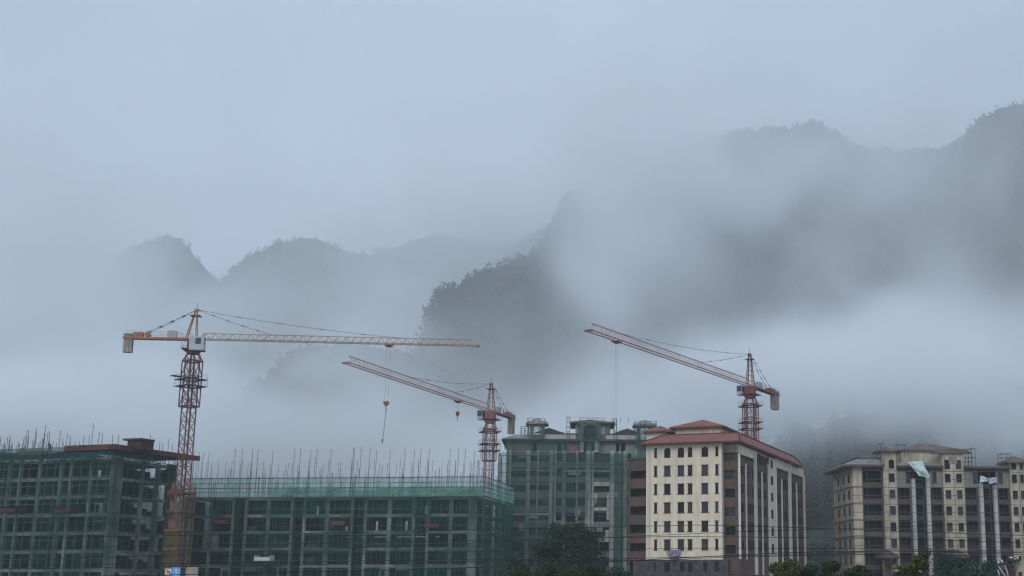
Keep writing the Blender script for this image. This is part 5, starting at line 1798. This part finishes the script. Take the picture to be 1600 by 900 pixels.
# ------------------------------------------------------------------ drifting cloud (a density field in world space)
def fog_bank(name, lo, hi, res, blobs, base, label, wisp=70.0, noise_scale=0.004, step=1.0, edge=60.0, solid=()):
    lo, hi = Vector(lo), Vector(hi)
    ng = bpy.data.node_groups.new(name, 'GeometryNodeTree')
    ng.interface.new_socket('Geometry', in_out='OUTPUT', socket_type='NodeSocketGeometry')
    N, LK = ng.nodes, ng.links
    go = N.new('NodeGroupOutput')
    vc = N.new('GeometryNodeVolumeCube')
    vc.inputs['Min'].default_value = lo
    vc.inputs['Max'].default_value = hi
    for k, r in zip('XYZ', res):
        vc.inputs['Resolution ' + k].default_value = r
    pos = N.new('GeometryNodeInputPosition')

    def vm(op, a, b=None):
        n = N.new('ShaderNodeVectorMath'); n.operation = op
        for i, s in ((0, a), (1, b)):
            if s is None: continue
            if isinstance(s, bpy.types.NodeSocket): LK.new(s, n.inputs[i])
            else: n.inputs[i].default_value = s
        return n

    def ma(op, a, b=None, c=None):
        n = N.new('ShaderNodeMath'); n.operation = op
        for i, s in ((0, a), (1, b), (2, c)):
            if s is None: continue
            if isinstance(s, bpy.types.NodeSocket): LK.new(s, n.inputs[i])
            else: n.inputs[i].default_value = s
        return n.outputs[0]

    n1 = N.new('ShaderNodeTexNoise'); n1.noise_dimensions = '3D'
    n1.inputs['Scale'].default_value = noise_scale
    n1.inputs['Detail'].default_value = 5
    n1.inputs['Roughness'].default_value = .55
    LK.new(pos.outputs[0], n1.inputs['Vector'])
    off = vm('SUBTRACT', n1.outputs['Color'], (.5, .5, .5))
    off = vm('MULTIPLY', off.outputs[0], (wisp * 4, wisp * 2, wisp * 4))
    wp = vm('ADD', pos.outputs[0], off.outputs[0]).outputs[0]
    # a second, finer noise breaks the banks into wisps
    n2 = N.new('ShaderNodeTexNoise'); n2.noise_dimensions = '3D'
    n2.inputs['Scale'].default_value = noise_scale * 1.7
    n2.inputs['Detail'].default_value = 6
    n2.inputs['Roughness'].default_value = .58
    LK.new(wp, n2.inputs['Vector'])
    mr = N.new('ShaderNodeMapRange')
    mr.interpolation_type = 'SMOOTHSTEP'
    mr.inputs['From Min'].default_value = .38
    mr.inputs['From Max'].default_value = .64
    mr.inputs['To Min'].default_value = .06
    mr.inputs['To Max'].default_value = 1.9
    LK.new(n2.outputs['Fac'], mr.inputs['Value'])
    def gauss(c, r, d, at):
        a = vm('SUBTRACT', at, tuple(c))
        a = vm('DIVIDE', a.outputs[0], tuple(r))
        ln = vm('DOT_PRODUCT', a.outputs[0]); LK.new(a.outputs[0], ln.inputs[1])
        return ma('MULTIPLY', ma('EXPONENT', ma('MULTIPLY', ln.outputs['Value'], -1.0)), d)

    tot = None
    for (c, r, d) in blobs:
        e = gauss(c, r, d, wp)
        tot = e if tot is None else ma('ADD', tot, e)
    n3 = N.new('ShaderNodeTexNoise'); n3.noise_dimensions = '3D'          # torn, streaky fine structure
    n3.inputs['Scale'].default_value = noise_scale * 4.2
    n3.inputs['Detail'].default_value = 4
    LK.new(vm('MULTIPLY', wp, (.7, 1.0, 1.25)).outputs[0], n3.inputs['Vector'])
    m3 = N.new('ShaderNodeMapRange')
    m3.inputs['From Min'].default_value = .35
    m3.inputs['From Max'].default_value = .65
    m3.inputs['To Min'].default_value = .45
    m3.inputs['To Max'].default_value = 1.55
    LK.new(n3.outputs['Fac'], m3.inputs['Value'])
    dens = ma('MULTIPLY', ma('MULTIPLY', ma('ADD', tot, base), mr.outputs[0]), m3.outputs[0])
    for (c, r, d) in solid:                     # even banks that the wisps do not break
        dens = ma('ADD', dens, gauss(c, r, d, wp))
    # fade at the faces of the field so that no face shows
    sx = N.new('ShaderNodeSeparateXYZ'); LK.new(pos.outputs[0], sx.inputs[0])
    for ax, m in ((1, edge), (2, edge), (0, edge)):
        if ax != 2:
            f1 = ma('DIVIDE', ma('SUBTRACT', sx.outputs[ax], lo[ax]), m)
            f1 = ma('MINIMUM', ma('MAXIMUM', f1, 0.0), 1.0)
            dens = ma('MULTIPLY', dens, f1)
        f2 = ma('DIVIDE', ma('SUBTRACT', hi[ax], sx.outputs[ax]), m)
        f2 = ma('MINIMUM', ma('MAXIMUM', f2, 0.0), 1.0)
        dens = ma('MULTIPLY', dens, f2)
    LK.new(dens, vc.inputs['Density'])
    sm = N.new('GeometryNodeSetMaterial')
    m = bpy.data.materials.new(name)
    m.use_nodes = True
    t = m.node_tree
    t.nodes.clear()
    o_ = t.nodes.new('ShaderNodeOutputMaterial')
    pv = t.nodes.new('ShaderNodeVolumePrincipled')
    pv.inputs['Color'].default_value = (0.960, 0.984, 1.0, 1)
    pv.inputs['Density'].default_value = 1.0
    pv.inputs['Anisotropy'].default_value = 0.0
    t.links.new(pv.outputs[0], o_.inputs['Volume'])
    m.cycles.volume_step_rate = step
    sm.inputs['Material'].default_value = m
    LK.new(vc.outputs['Volume'], sm.inputs['Geometry'])
    LK.new(sm.outputs['Geometry'], go.inputs[0])
    me = bpy.data.meshes.new(name)
    me.materials.append(m)
    o = bpy.data.objects.new(name, me)
    C.objects.link(o)
    md = o.modifiers.new('field', 'NODES')
    md.node_group = ng
    tag(o, label, None, None, 'stuff')
    return o


def blob(px, py, Y, rx, rz, ry, d):
    """bank of cloud seen at (px, py): half widths in photo pixels, depth in metres, density per metre"""
    k = Y / F
    return (P(px, py, Y), (rx * k, ry, rz * k), d)


fog_bank('cloud', (-1000, 480, 0), (950, 1500, 720), (230, 110, 110), [
    # long low bank along the valley floor, hiding the feet of the mountains
    blob(1420, 590, 690, 540, 60, 90, .020),
    blob(800, 660, 690, 330, 52, 90, .032),
    blob(560, 610, 960, 300, 80, 70, .016),
    blob(380, 690, 590, 640, 60, 60, .034),
    blob(420, 625, 660, 220, 55, 55, .018),
    blob(620, 575, 730, 95, 52, 45, .026),
    blob(1150, 670, 600, 420, 75, 60, .020),
    blob(40, 580, 820, 260, 130, 140, .018),
    # veil over and between the left peaks
    blob(575, 495, 950, 95, 70, 90, .018),
    blob(440, 525, 1150, 230, 42, 100, .014),
    blob(60, 420, 1100, 150, 110, 130, .016),
    blob(150, 450, 1150, 55, 55, 100, .005),
    blob(590, 410, 1200, 70, 60, 90, .016),
    blob(745, 385, 1150, 70, 45, 90, .018),
    blob(150, 340, 1250, 80, 60, 100, .003),
    # veils drifting across the massif
    blob(1010, 390, 860, 100, 110, 70, .024),
    blob(960, 470, 780, 60, 70, 50, .014),
    blob(950, 395, 900, 60, 45, 50, .014),
    blob(1230, 400, 980, 60, 150, 70, .017),
    blob(1460, 400, 960, 40, 130, 60, .010),
    blob(1040, 222, 960, 170, 55, 90, .014),
    blob(1100, 290, 1020, 110, 90, 90, .022),
    blob(1260, 250, 1120, 130, 50, 90, .006),
    blob(1400, 290, 1080, 100, 70, 90, .006),
    blob(1530, 310, 1050, 50, 110, 80, .004),
    blob(745, 350, 940, 110, 50, 80, .014),
    blob(1340, 470, 900, 160, 40, 90, .010),
], 0.0006, 'pale cloud drifting low across the valley and veiling the mountains', wisp=46.0, noise_scale=.0045, solid=[
    blob(300, 690, 570, 700, 70, 50, .011),
    blob(800, 650, 660, 300, 60, 60, .010),
    blob(560, 640, 640, 200, 60, 50, .008),
    blob(1300, 600, 660, 560, 60, 70, .010),
    blob(850, 388, 930, 42, 36, 50, .014),
    blob(1250, 340, 900, 620, 190, 120, .0013),
    blob(760, 560, 760, 160, 70, 60, .0022),
    blob(360, 430, 1000, 330, 90, 90, .0010),
    ])
fog_bank('cloud', (-40, 318, 0), (200, 492, 120), (100, 60, 70), [
    blob(1330, 625, 400, 420, 52, 60, .040),
    blob(1560, 640, 385, 120, 70, 50, .030),
    blob(1190, 680, 400, 80, 60, 50, .014),
], 0.0004, 'low cloud resting on the wooded hillside behind the right hand buildings', wisp=9.0, noise_scale=.018, edge=16.0)

hz = MB()
hz.box(-1500, 1500, -60, 2600, -1.0, 760)
M_HAZE = bpy.data.materials.new('haze')
M_HAZE.use_nodes = True
M_HAZE.node_tree.nodes.clear()
_o = M_HAZE.node_tree.nodes.new('ShaderNodeOutputMaterial')
_v = M_HAZE.node_tree.nodes.new('ShaderNodeVolumePrincipled')
_v.inputs['Color'].default_value = (0.97, 0.985, 1.0, 1)
_v.inputs['Density'].default_value = 0.00021
M_HAZE.node_tree.links.new(_v.outputs[0], _o.inputs['Volume'])
tag(hz.build('haze', M_HAZE), 'thin grey haze filling the valley air', None, None, 'stuff')
